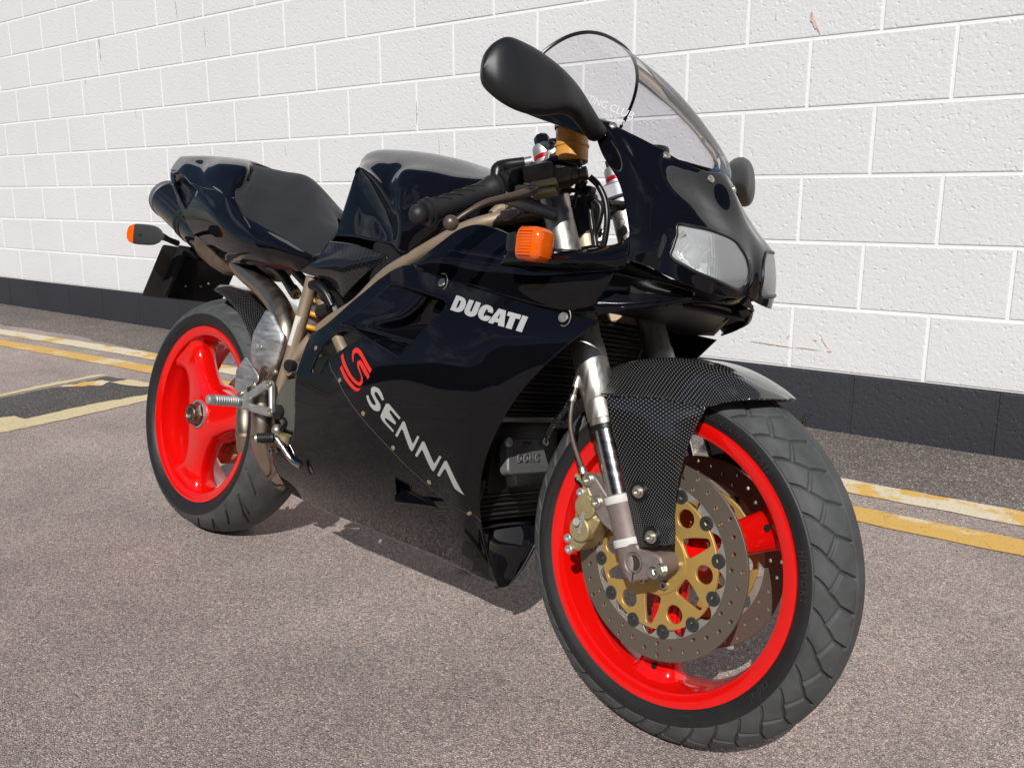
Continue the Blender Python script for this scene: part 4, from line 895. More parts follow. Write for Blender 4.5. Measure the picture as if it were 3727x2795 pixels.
# ---------------------------------------------------------------- chin of the belly pan
rows = []
for k, f_ in enumerate(np.linspace(0, 1, 9)):
    y = -1 + 2 * f_; g = 1 - y * y          # from the right edge across to the left edge
    rows.append([(1.040 - .030 * g, .094 * y, .262 - .008 * g), (1.041 - .016 * g, .073 * y, .222), (1.038 - .008 * g, .042 * y, .174), (1.033, .015 * y, .143), (1.024, .012 * y, .139)])
sheet('chin_panel', rows, M_PAINT, bike, 30, 24, .003)
sheet('chin_ledge', [[(1.040 - .03 * (1 - y * y), .094 * y, .262 - .008 * (1 - y * y)), (1.00 - .02 * (1 - y * y), .105 * y, .285), (.94, .12 * y, .315)] for y in np.linspace(-1, 1, 9)], M_PAINT2, bike, 24, 12, .003)
sheet('chin_lip', [[(1.043, -.094 * y, .262), (1.043, -.075 * y, .222), (1.041, -.042 * y, .174), (1.035, -.015 * y, .143)] for y in (1, .93)], M_PAINT, bike, 4, 24, .004)
sheet('chin_lip', [[(1.043, .094 * y, .262), (1.043, .075 * y, .222), (1.041, .042 * y, .174), (1.035, .015 * y, .143)] for y in (1, .90)], M_PAINT2, bike, 4, 24, .004)
# ---------------------------------------------------------------- upper fairing (nose)
BASE = [(1.378, 0, .927), (1.371, -.045, .921), (1.349, -.085, .928), (1.318, -.120, .945), (1.285, -.148, .960), (1.255, -.164, .972), (1.225, -.170, .978)]
NOSE = [BASE,
 [(1.3982,0.0000,0.8987), (1.3896,-0.0450,0.8787), (1.3749,-0.0900,0.8854), (1.3491,-0.1320,0.8986), (1.3173,-0.1600,0.9158), (1.2960,-0.1760,0.9271), (1.2635,-0.1810,0.9208)],
 [(1.4193,0.0000,0.8608), (1.4137,-0.0500,0.8481), (1.4020,-0.0950,0.8521), (1.3836,-0.1300,0.8555), (1.3588,-0.1620,0.8634), (1.3385,-0.1800,0.8658), (1.3109,-0.1900,0.8721)],
 [(1.4353,-0.0000,0.8317), (1.4374,-0.0550,0.8204), (1.4272,-0.1120,0.8204), (1.3946,-0.1470,0.8194), (1.3781,-0.1700,0.8169), (1.3638,-0.1870,0.8146), (1.3420,-0.2000,0.8148)],
 [(1.4474,-0.0000,0.7987), (1.4484,-0.0440,0.8002), (1.4350,-0.1180,0.7921), (1.3947,-0.1520,0.7950), (1.3851,-0.1750,0.7929), (1.3716,-0.1930,0.7904), (1.3528,-0.2070,0.7914)],
 [(1.4522,0.0000,0.7614), (1.4586,-0.0300,0.7629), (1.4407,-0.1180,0.7570), (1.3949,-0.1570,0.7707), (1.3847,-0.1800,0.7726), (1.3706,-0.1980,0.7741), (1.3489,-0.2120,0.7788)],
 [(1.4485,0.0000,0.7350), (1.4494,-0.0400,0.7262), (1.4416,-0.1100,0.7246), (1.3985,-0.1570,0.7414), (1.3810,-0.1830,0.7506), (1.3652,-0.2030,0.7566), (1.3368,-0.2200,0.7713)]]
A_N = grid(mirror_rows(NOSE), 200, 400)
nose = link('upper_fairing', grid_mesh('upper_fairing', A_N), M_PAINT, bike)
LENS = [(1.3962,-0.1470,0.8190), (1.4135,-0.1270,0.8186), (1.4313,-0.0980,0.8169), (1.4412,-0.0600,0.8126), (1.4487,-0.0430,0.8024), (1.4545,-0.0300,0.7883), (1.4578,-0.0250,0.7708), (1.4593,-0.0260,0.7533), (1.4566,-0.0320,0.7427), (1.4499,-0.0450,0.7384), (1.4450,-0.0800,0.7420), (1.4347,-0.1250,0.7494), (1.4109,-0.1450,0.7605), (1.3967,-0.1560,0.7709), (1.3953,-0.1530,0.7850), (1.3964,-0.1490,0.8014)]
lens_poly = smooth_loop(yz(LENS), 80)
def mirror_poly(pl): return [(-a, b_) for a, b_ in pl]
lens_r = cut_hole(nose, lens_poly, (1, 2), patch='headlight_lens')
lens_l = cut_hole(nose, mirror_poly(lens_poly), (1, 2), patch='headlight_lens')
B_NOSE = BVHTree.FromPolygons([tuple(v) for v in A_N.reshape(-1, 3)], [[a * 400 + b_, (a + 1) * 400 + b_, (a + 1) * 400 + b_ + 1, a * 400 + b_ + 1] for a in range(199) for b_ in range(399)])
outward(nose, (1.2, 0, .82)); modify(nose, .0035, -1)
def ribbed(name):
    m = glass(name, (.95, .96, .96), .03); nt = m.node_tree
    tc = nt.nodes.new('ShaderNodeTexCoord'); w = nt.nodes.new('ShaderNodeTexWave'); w.bands_direction = 'Y'; w.inputs['Scale'].default_value = 60; w.inputs['Distortion'].default_value = .3; w.inputs['Detail'].default_value = 1
    bp = nt.nodes.new('ShaderNodeBump'); bp.inputs['Strength'].default_value = .22; bp.inputs['Distance'].default_value = .001
    nt.links.new(tc.outputs['Object'], w.inputs['Vector']); nt.links.new(w.outputs['Fac'], bp.inputs['Height'])
    for n in list(nt.nodes):
        if n.bl_idname in ('ShaderNodeBsdfGlossy', 'ShaderNodeFresnel'): nt.links.new(bp.outputs[0], n.inputs['Normal'])
    out_ = [n for n in nt.nodes if n.bl_idname == 'ShaderNodeOutputMaterial'][0]; src = out_.inputs[0].links[0].from_socket
    df = nt.nodes.new('ShaderNodeBsdfDiffuse'); df.inputs[0].default_value = (.80, .81, .82, 1); nt.links.new(bp.outputs[0], df.inputs['Normal'])
    mx = nt.nodes.new('ShaderNodeMixShader'); mx.inputs[0].default_value = .30; nt.links.new(src, mx.inputs[1]); nt.links.new(df.outputs[0], mx.inputs[2]); nt.links.new(mx.outputs[0], out_.inputs[0])
    return m
M_LENS_R = ribbed('ribbed_headlight_glass')
for sgn, pm in ((1, lens_r), (-1, lens_l)):
    hl = empty('headlight', bike)
    for v in pm.vertices: v.co.x -= .0015
    l_ = link('lens', pm, M_LENS_R, hl); modify(l_, .002, 0)
    loop3 = []
    for a, b_ in lens_poly:
        h = B_NOSE.ray_cast(Vector((3, sgn * a, b_)), Vector((-1, 0, 0)))
        q = h[0] if h[0] else Vector((1.42, sgn * a, b_)); loop3.append((q.x, q.y, q.z))
    g_ = link('gasket', grid_mesh('gasket', tube_arr(loop3 + loop3[:2], .0028, None, 8), closed_v=True), M_CABLE, hl)
    # reflector: a bowl whose rim follows the lens outline
    c0 = np.mean(loop3, 0); rows = []
    for f_, dx in ((1, -.004), (.92, -.022), (.78, -.040), (.55, -.054), (.28, -.062), (.06, -.064)):
        rows.append([tuple(c0 + (V3(q) - c0) * np.array([1, f_, f_]) + np.array([dx, 0, 0]) - np.array([(V3(q)[0] - c0[0]) * (1 - f_), 0, 0])) for q in loop3])
    link('reflector', grid_mesh('reflector', np.array(rows), closed_v=True), M_REFLECTOR, hl)
    lathe('bulb_shield', [(.0001, .020), (.013, .016), (.015, .004), (.015, -.012)], M_REFLECTOR, hl, tuple(c0 + np.array([-.045, 0, 0])), (1, 0, 0), seg=24)
    # fluted reflector segments
    for k in range(-5, 6):
        y_ = c0[1] + k * .011
        zs = [b_ for a, b_ in lens_poly if abs(sgn * a - y_) < .008]
        if len(zs) > 1 and max(zs) - min(zs) > .025:
            xs_ = np.interp(abs(y_), [0, .15], [.0, .045])
            tube('reflector_flute', [(c0[0] - .030 - abs(k) * -.0015, y_, min(zs) * .82 + max(zs) * .18), (c0[0] - .045, y_, (min(zs) + max(zs)) / 2), (c0[0] - .030 - abs(k) * -.0015, y_, min(zs) * .18 + max(zs) * .82)], .0030, M_REFLECTOR, hl, n=9, seg=6)
for q, yy in (((1.2654,-0.1640,0.9700), 0), ((1.3411,-0.1120,0.9368), 0), ((1.3927,-0.0450,0.9156), 0)):
    h = B_NOSE.find_nearest(Vector(q)); n_ = h[1] if h[1].x > 0 or h[1].z > 0 else -h[1]
    for sg in (1, -1):
        lathe('screen_screw', [(.0068, 0), (.0064, .0018), (.0045, .0030), (.0018, .0031), (.0015, .0012)], M_BOLT, nose, (h[0].x, sg * h[0].y, h[0].z), (n_.x, sg * n_.y, n_.z), seg=16)

# arms carrying the screen back past the mirrors
for sg in (1, -1):
    rows = [[(1.262, -.158, .972), (1.257, -.172, .962), (1.240, -.181, .945)], [(1.19, -.160, .991), (1.18, -.172, .980), (1.170, -.176, .968)], [(1.11, -.155, 1.011), (1.10, -.165, 1.002), (1.095, -.166, .992)], [(1.03, -.153, 1.031), (1.025, -.158, 1.026), (1.022, -.158, 1.020)]]
    sheet('screen_arm', rows, M_PAINT, bike, 20, 10, .004, 0, mirror=sg < 0)
# ---------------------------------------------------------------- windscreen
def arch(base, apex, e=.83, n=33):
    bx, by, bz = base; ax, az = apex; out = []
    for t in np.linspace(0, math.pi, n):
        c, s_ = math.cos(t), math.sin(t); k = abs(s_) ** e
        out.append((bx + (ax - bx) * k, -by * math.copysign(abs(c) ** e, c), bz + (az - bz) * k))
    return out
SCR = [arch((1.030, .157, 1.030), (1.1235, 1.1685)), arch((1.085, .160, 1.016), (1.170, 1.137)), arch((1.150, .163, 1.000), (1.2255, 1.096)), arch((1.215, .160, .982), (1.272, 1.053)), arch((1.275, .142, .962), (1.315, 1.006)), arch((1.325, .103, .941), (1.349, .966)), arch((1.362, .050, .925), (1.370, .938)), arch((1.3775, .006, .925), (1.3775, .9275))]
A_S = np.array([[list(q) for q in r_] for r_ in SCR]); A_S = np.stack([cr(A_S[:, j], 60) for j in range(A_S.shape[1])], 1)
screen = link('windscreen', grid_mesh('windscreen', A_S), M_SCREEN, bike)
tube('screen_edging', [tuple(q) for q in A_S[0]], .0032, M_CABLE, screen, n=60, seg=8)
B_SCR = BVHTree.FromPolygons([tuple(v) for v in A_S.reshape(-1, 3)], [[a * 33 + b_, (a + 1) * 33 + b_, (a + 1) * 33 + b_ + 1, a * 33 + b_ + 1] for a in range(59) for b_ in range(32)])

# ---------------------------------------------------------------- ear: the band from the nose to the indicator
EAR = [[(1.3532,-0.2070,0.7889), (1.3631,-0.2190,0.7772), (1.3677,-0.2250,0.7593), (1.3594,-0.2140,0.7451), (1.3473,-0.2000,0.7406)],
       [(1.3442,-0.2120,0.7793), (1.3517,-0.2240,0.7683), (1.3515,-0.2300,0.7520), (1.3406,-0.2180,0.7406), (1.3265,-0.2000,0.7365)],
       [(1.3046,-0.2180,0.7690), (1.3172,-0.2330,0.7578), (1.3186,-0.2360,0.7477), (1.3073,-0.2220,0.7409), (1.2923,-0.2040,0.7380)],
       [(1.2733,-0.2220,0.7644), (1.2866,-0.2380,0.7563), (1.2882,-0.2410,0.7467), (1.2750,-0.2280,0.7391), (1.2547,-0.2070,0.7367)],
       [(1.2353,-0.2220,0.7613), (1.2461,-0.2370,0.7528), (1.2426,-0.2400,0.7447), (1.2269,-0.2280,0.7380), (1.2070,-0.2090,0.7358)],
       [(1.1823,-0.2160,0.7641), (1.1879,-0.2270,0.7548), (1.1840,-0.2300,0.7473), (1.1705,-0.2220,0.7410), (1.1549,-0.2090,0.7371)],
       [(1.1204,-0.2060,0.7653), (1.1218,-0.2120,0.7563), (1.1205,-0.2150,0.7477), (1.1148,-0.2120,0.7418), (1.1077,-0.2080,0.7379)]]
for sg in (1, -1): sheet('fairing_ear', EAR, M_PAINT, bike, 50, 30, .003, 0, mirror=sg < 0)
# skin of the upper fairing above the side panel, up to the frame tube
UPS = [[(0.8884,-0.2000,0.7260), (0.8949,-0.2010,0.7235), (0.8996,-0.1990,0.7172)],
       [(0.9327,-0.1880,0.7646), (0.9501,-0.1990,0.7403), (0.9552,-0.1980,0.7098)],
       [(0.9634,-0.1720,0.7948), (1.0004,-0.1980,0.7492), (1.0142,-0.2000,0.7000)],
       [(0.9959,-0.1600,0.8076), (1.0568,-0.1980,0.7495), (1.0795,-0.2020,0.6914)],
       [(1.0416,-0.1600,0.8031), (1.1211,-0.2020,0.7415), (1.1421,-0.2020,0.6836)],
       [(1.0807,-0.1630,0.7929), (1.1789,-0.2060,0.7357), (1.2006,-0.2010,0.6762)],
       [(1.1589,-0.1800,0.7729), (1.2452,-0.2100,0.7348), (1.2551,-0.2000,0.6745)],
       [(1.2395,-0.1980,0.7575), (1.3061,-0.2130,0.7376), (1.3016,-0.2040,0.6850)],
       [(1.2805,-0.2000,0.7514), (1.3367,-0.2100,0.7388), (1.3051,-0.2000,0.6885)]]
for sg in (1, -1):
    o = sheet('fairing_upper_side', UPS, M_PAINT2 if False else M_PAINT, bike, 60, 40, .003, 0, mirror=sg < 0)
# intake slot under each headlight: duct walls, mesh and lower lip
for sg in (1, -1):
    T_ = dict(mirror=sg < 0)
    sheet('intake_lip', [[(1.3014,-0.2030,0.6874), (1.3077,-0.2050,0.6807), (1.3102,-0.1980,0.6730)], [(1.3405,-0.1780,0.6929), (1.3497,-0.1800,0.6888), (1.3499,-0.1720,0.6846)], [(1.3777,-0.1500,0.7023), (1.3851,-0.1500,0.6999), (1.3851,-0.1420,0.6983)], [(1.4132,-0.1050,0.7171), (1.4132,-0.1000,0.7140), (1.4130,-0.0950,0.7122)], [(1.4358,-0.0550,0.7184), (1.4368,-0.0520,0.7163), (1.4373,-0.0480,0.7148)], [(1.4489,-0.0050,0.7334), (1.4430,-0.0050,0.7277), (1.4371,-0.0050,0.7220)]], M_PAINT, bike, 40, 12, .003, 0, **T_)
    sheet('intake_floor', [[(1.3026,-0.2030,0.6879), (1.3027,-0.1850,0.7139), (1.3190,-0.1900,0.7404)], [(1.3405,-0.1780,0.6933), (1.3281,-0.1500,0.7138), (1.3371,-0.1550,0.7381)], [(1.3777,-0.1500,0.7027), (1.3641,-0.1200,0.7158), (1.3740,-0.1300,0.7356)], [(1.4132,-0.1050,0.7171), (1.4066,-0.0900,0.7204), (1.4136,-0.1000,0.7258)]], M_PAINT2, bike, 24, 16, .002, 0, **T_)
# lower throat of the nose between the lip and the forks
sheet('fairing_throat', [[(1.30, -.19, .672), (1.36, -.12, .700), (1.40, -.05, .712), (1.405, 0, .714), (1.40, .05, .712), (1.36, .12, .700), (1.30, .19, .672)], [(1.24, -.185, .668), (1.28, -.11, .682), (1.30, -.05, .688), (1.305, 0, .690), (1.30, .05, .688), (1.28, .11, .682), (1.24, .185, .668)], [(1.17, -.18, .67), (1.18, -.1, .68), (1.19, -.05, .685), (1.19, 0, .686), (1.19, .05, .685), (1.18, .1, .68), (1.17, .18, .67)]], M_PLASTIC, bike, 20, 30, .003)

# ---------------------------------------------------------------- tank
TANK = [
 [(0.4637,0.0000,0.9814), (0.5002,-0.0450,0.9518), (0.5310,-0.0750,0.9266), (0.5390,-0.0930,0.8904), (0.5443,-0.1080,0.8394), (0.5459,-0.1180,0.7977), (0.5494,-0.1240,0.7821)],
 [(0.4798,-0.0000,0.9899), (0.5416,-0.0600,0.9555), (0.5630,-0.0880,0.9347), (0.5755,-0.1050,0.9292), (0.5693,-0.1040,0.9158), (0.5938,-0.1180,0.8393), (0.6238,-0.1360,0.7807)],
 [(0.5138,0.0000,0.9947), (0.5935,-0.0750,0.9533), (0.6224,-0.1080,0.9229), (0.6336,-0.1230,0.9131), (0.6182,-0.1160,0.8987), (0.6246,-0.1200,0.8392), (0.6597,-0.1410,0.7771)],
 [(0.5563,-0.0000,0.9940), (0.6426,-0.0850,0.9470), (0.6717,-0.1200,0.9054), (0.6869,-0.1380,0.8880), (0.6640,-0.1260,0.8718), (0.6646,-0.1260,0.8308), (0.6971,-0.1460,0.7737)],
 [(0.5899,-0.0000,0.9917), (0.6761,-0.0900,0.9449), (0.7066,-0.1280,0.8919), (0.7326,-0.1490,0.8588), (0.7094,-0.1360,0.8414), (0.7095,-0.1350,0.8103), (0.7321,-0.1500,0.7712)],
 [(0.6228,-0.0000,0.9890), (0.7108,-0.0930,0.9408), (0.7293,-0.1310,0.8997), (0.7650,-0.1580,0.8361), (0.7547,-0.1500,0.8186), (0.7567,-0.1490,0.7955), (0.7631,-0.1550,0.7685)],
 [(0.6551,-0.0000,0.9855), (0.7412,-0.0960,0.9356), (0.7493,-0.1320,0.9077), (0.7864,-0.1630,0.8396), (0.7966,-0.1670,0.8147), (0.8022,-0.1680,0.7905), (0.7998,-0.1660,0.7566)],
 [(0.7103,0.0000,0.9779), (0.7938,-0.1000,0.9285), (0.8018,-0.1360,0.9011), (0.8062,-0.1600,0.8474), (0.8211,-0.1660,0.8251), (0.8294,-0.1680,0.7926), (0.8232,-0.1650,0.7505)],
 [(0.7788,0.0000,0.9656), (0.8548,-0.1000,0.9177), (0.8592,-0.1360,0.8897), (0.8441,-0.1570,0.8509), (0.8540,-0.1620,0.8263), (0.8549,-0.1620,0.7984), (0.8403,-0.1580,0.7643)],
 [(0.8376,0.0000,0.9515), (0.9074,-0.0950,0.9119), (0.9134,-0.1300,0.8858), (0.8851,-0.1500,0.8524), (0.8902,-0.1520,0.8355), (0.8858,-0.1520,0.8161), (0.8790,-0.1480,0.7972)],
 [(0.8878,0.0000,0.9356), (0.9503,-0.0850,0.9065), (0.9514,-0.1160,0.8839), (.90, -.135, .865), (.905, -.137, .845), (.91, -.136, .830), (0.9118,-0.1320,0.8229)],
 [(.955, 0, .895), (.955, -.07, .885), (.955, -.10, .868), (.955, -.112, .85), (.955, -.115, .835), (.955, -.115, .82), (.955, -.11, .81)]]
tank = link('fuel_tank', grid_mesh('fuel_tank', grid(mirror_rows(TANK), 110, 130)), M_PAINT, bike); outward(tank, (.7, 0, .8)); modify(tank, .003, -1)
sheet('tank_floor', [[(r_[-1][0], r_[-1][1] * .98, r_[-1][2] + .004), (r_[-1][0], 0, r_[-1][2] - .01), (r_[-1][0], -r_[-1][1] * .98, r_[-1][2] + .004)] for r_ in TANK], M_DARK, bike, 20, 8, .003)
# ---------------------------------------------------------------- tail
TAIL = [
 [(-0.3709,0.0000,1.0086), (-0.3505,-0.0300,0.9917), (-0.3219,-0.0620,0.9503), (-0.2665,-0.0850,0.9081), (-0.1692,-0.1030,0.8369), (-0.0925,-0.1100,0.7842), (-0.0330,-0.1090,0.7489), (0.0026,-0.1050,0.7364)],
 [(-0.3141,0.0000,1.0076), (-0.2675,-0.0450,0.9807), (-0.2181,-0.0820,0.9438), (-0.1125,-0.1130,0.9039), (-0.0375,-0.1300,0.8456), (0.0077,-0.1310,0.7860), (0.0313,-0.1230,0.7504), (0.0502,-0.1100,0.7233)],
 [(-0.2384,-0.0000,1.0053), (-0.1654,-0.0550,0.9639), (-0.0983,-0.0950,0.9239), (-0.0187,-0.1250,0.8893), (0.0542,-0.1460,0.8337), (0.1054,-0.1480,0.7731), (0.1247,-0.1380,0.7359), (0.1309,-0.1180,0.7081)],
 [(-0.1783,-0.0000,1.0020), (-0.1145,-0.0620,0.9644), (-0.0345,-0.1050,0.9128), (0.0684,-0.1360,0.8787), (0.1455,-0.1580,0.7993), (0.1973,-0.1600,0.7529), (0.2109,-0.1480,0.7229), (0.2113,-0.1260,0.7048)],
 [(-0.0880,0.0000,0.9946), (-0.0384,-0.0700,0.9639), (0.0658,-0.1130,0.8989), (0.1359,-0.1430,0.8589), (0.2213,-0.1650,0.7819), (0.2697,-0.1670,0.7426), (0.2772,-0.1520,0.7165), (0.2816,-0.1300,0.7031)],
 [(-0.0069,0.0000,0.9824), (0.0762,-0.0700,0.9516), (0.1106,-0.1120,0.8956), (0.1605,-0.1380,0.8480), (0.2859,-0.1680,0.7730), (0.3347,-0.1680,0.7336), (0.3445,-0.1520,0.7111), (0.3561,-0.1320,0.7004)]]
T_TOP = [r_[:4] for r_ in TAIL] + [[(q[0] + .025, q[1] * .97, q[2] - .035) for q in TAIL[-1][:4]]]
tail = link('tail_fairing', grid_mesh('tail_fairing', grid(mirror_rows(T_TOP), 90, 110)), M_PAINT, bike)
SCOOP = [(-0.2643,-0.0780,0.9387), (-0.2310,-0.0820,0.9407), (-0.1768,-0.0950,0.9268), (-0.0469,-0.1200,0.8810), (-0.0527,-0.1240,0.8659), (-0.1111,-0.1150,0.8358), (-0.1644,-0.1050,0.8631), (-0.2237,-0.0920,0.8995)]
def cut_both(o, pl):
    for s_ in (1, -1): cut_hole(o, xz(pl), (0, 2), keep=lambda c, s_=s_: c[1] * s_ > .02)
cut_both(tail, SCOOP); outward(tail, (.0, 0, .85)); modify(tail, .0035, -1)
for sg in (1, -1):
    sheet('scoop_liner', [[(-0.3130,-0.0660,0.9544), (-0.2038,-0.0820,0.9401), (-0.0345,-0.1190,0.8843)], [(-0.3246,-0.0450,0.9207), (-0.2058,-0.0620,0.9022), (-0.0357,-0.1180,0.8671)], [(-0.2117,-0.0880,0.8563), (-0.1518,-0.0920,0.8458), (-0.0906,-0.1160,0.8270)]], M_PAINT2, tail, 12, 12, .002, 0, mirror=sg < 0)
SKIRT = [
 [(0.1512,-0.1340,0.8607), (0.2045,-0.1500,0.8223), (0.2859,-0.1680,0.7730), (0.3347,-0.1680,0.7336), (0.3445,-0.1520,0.7111), (0.3562,-0.1320,0.6998)],
 [(0.1853,-0.1370,0.8260), (0.2494,-0.1550,0.7988), (0.3285,-0.1680,0.7643), (0.3717,-0.1660,0.7312), (0.3787,-0.1520,0.7127), (0.3837,-0.1340,0.6999)],
 [(0.2779,-0.1400,0.7986), (0.3246,-0.1550,0.7833), (0.3864,-0.1660,0.7553), (0.4196,-0.1620,0.7269), (0.4241,-0.1500,0.7111), (0.4231,-0.1380,0.6998)],
 [(0.3849,-0.1410,0.7699), (0.4124,-0.1520,0.7612), (0.4463,-0.1600,0.7433), (0.4600,-0.1570,0.7227), (0.4619,-0.1500,0.7089), (0.4607,-0.1430,0.6995)],
 [(0.4516,-0.1420,0.7504), (0.4658,-0.1480,0.7446), (0.4839,-0.1530,0.7351), (0.4938,-0.1520,0.7236), (0.4936,-0.1480,0.7189), (0.4946,-0.1450,0.7153)],
 [(0.5009,-0.1420,0.7356), (0.5050,-0.1440,0.7334), (0.5096,-0.1460,0.7306), (0.5114,-0.1460,0.7280), (0.5114,-0.1450,0.7260), (0.5116,-0.1440,0.7243)]]
T_SIDE = [r_[3:] for r_ in TAIL[:5]] + [r_[:1] + r_[2:] for r_ in SKIRT]
tside = link('tail_side', grid_mesh('tail_side', grid(T_SIDE, 150, 80)), M_PAINT, tail)
tside_l = link('tail_side', grid_mesh('tail_side', grid(T_SIDE, 150, 80) * np.array([1, -1, 1])), M_PAINT, tail)
for o_ in (tside, tside_l):
    cut_hole(o_, xz(SCOOP), (0, 2)); outward(o_, (.1, 0, .84)); modify(o_, .0035, -1)
# seat pad
PAD = [
 [(0.0157,-0.0000,0.9728), (0.0638,-0.0400,0.9461), (0.1118,-0.0850,0.9090), (0.1017,-0.1000,0.8982)],
 [(0.0721,0.0000,0.9644), (0.1128,-0.0600,0.9159), (0.1498,-0.1120,0.8681), (0.1479,-0.1320,0.8611)],
 [(0.1517,0.0000,0.9539), (0.1789,-0.0650,0.8988), (0.1832,-0.1180,0.8460), (0.1841,-0.1380,0.8267)],
 [(0.2331,0.0000,0.9438), (0.2602,-0.0650,0.8864), (0.2613,-0.1130,0.8279), (0.2795,-0.1410,0.7984)],
 [(0.2807,0.0000,0.9216), (0.3174,-0.0600,0.8668), (0.3415,-0.1040,0.8139), (0.3864,-0.1420,0.7698)],
 [(0.3219,-0.0000,0.8885), (0.3685,-0.0550,0.8449), (0.4011,-0.0940,0.8069), (0.4530,-0.1430,0.7503)],
 [(0.3636,-0.0000,0.8611), (0.4100,-0.0450,0.8301), (0.4461,-0.0820,0.8030), (0.5008,-0.1420,0.7362)],
 [(0.3907,0.0000,0.8394), (0.4425,-0.0400,0.8202), (0.4798,-0.0720,0.8000), (0.5182,-0.1360,0.7418)]]
pad = link('seat', grid_mesh('seat', grid(mirror_rows(PAD), 80, 90)), M_SEAT, bike); outward(pad, (.25, 0, .6)); modify(pad, .010, -1)
# side cover in carbon between tail and tank
COVER = [
 [(0.4638,-0.1420,0.7000), (0.4991,-0.1480,0.7138), (0.5168,-0.1460,0.7235), (0.5277,-0.1400,0.7390), (0.5369,-0.1300,0.7688)],
 [(0.4946,-0.1420,0.6942), (0.5385,-0.1500,0.7075), (0.5698,-0.1500,0.7249), (0.5987,-0.1460,0.7449), (0.6202,-0.1400,0.7653)],
 [(0.5374,-0.1400,0.6889), (0.5835,-0.1510,0.7045), (0.6240,-0.1530,0.7244), (0.6615,-0.1500,0.7418), (0.6945,-0.1470,0.7562)],
 [(0.5728,-0.1360,0.6797), (0.6178,-0.1500,0.6937), (0.6586,-0.1530,0.7135), (0.7087,-0.1520,0.7336), (0.7478,-0.1500,0.7455)],
 [(0.5972,-0.1320,0.6582), (0.6199,-0.1380,0.6566), (0.6552,-0.1450,0.6788), (0.7133,-0.1500,0.7168), (0.7570,-0.1490,0.7400)]]
for sg in (1, -1): sheet('side_cover', COVER, M_CARBON_T, bike, 40, 40, .003, 0, mirror=sg < 0)
sheet('under_seat', [[(x, -w, z), (x, 0, z - .02), (x, w, z)] for x, w, z in ((.0, .10, .75), (.2, .12, .73), (.4, .13, .73), (.55, .13, .74), (.75, .13, .75))], M_DARK, bike, 12, 8, .004)

# dark inner tray behind the headlights and over the intakes
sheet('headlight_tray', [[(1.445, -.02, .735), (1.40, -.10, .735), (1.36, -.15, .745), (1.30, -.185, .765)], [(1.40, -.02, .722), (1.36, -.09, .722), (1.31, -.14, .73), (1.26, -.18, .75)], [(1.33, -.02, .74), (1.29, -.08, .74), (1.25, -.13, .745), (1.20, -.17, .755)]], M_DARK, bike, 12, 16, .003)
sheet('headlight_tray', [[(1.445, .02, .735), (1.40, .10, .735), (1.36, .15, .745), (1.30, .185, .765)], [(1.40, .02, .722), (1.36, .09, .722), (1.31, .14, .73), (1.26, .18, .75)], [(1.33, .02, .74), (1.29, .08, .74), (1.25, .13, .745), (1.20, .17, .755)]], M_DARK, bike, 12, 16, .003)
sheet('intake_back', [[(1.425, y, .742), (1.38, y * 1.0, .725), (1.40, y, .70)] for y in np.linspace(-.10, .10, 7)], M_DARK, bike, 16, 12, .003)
for sg in (1, -1): sheet('intake_back', [[(1.37, -.10 * sg, .742), (1.37, -.10 * sg, .70)], [(1.34, -.145 * sg, .758), (1.33, -.145 * sg, .69)], [(1.27, -.188 * sg, .768), (1.26, -.188 * sg, .675)], [(1.16, -.19 * sg, .77), (1.16, -.19 * sg, .675)]], M_DARK, bike, 20, 8, .003)

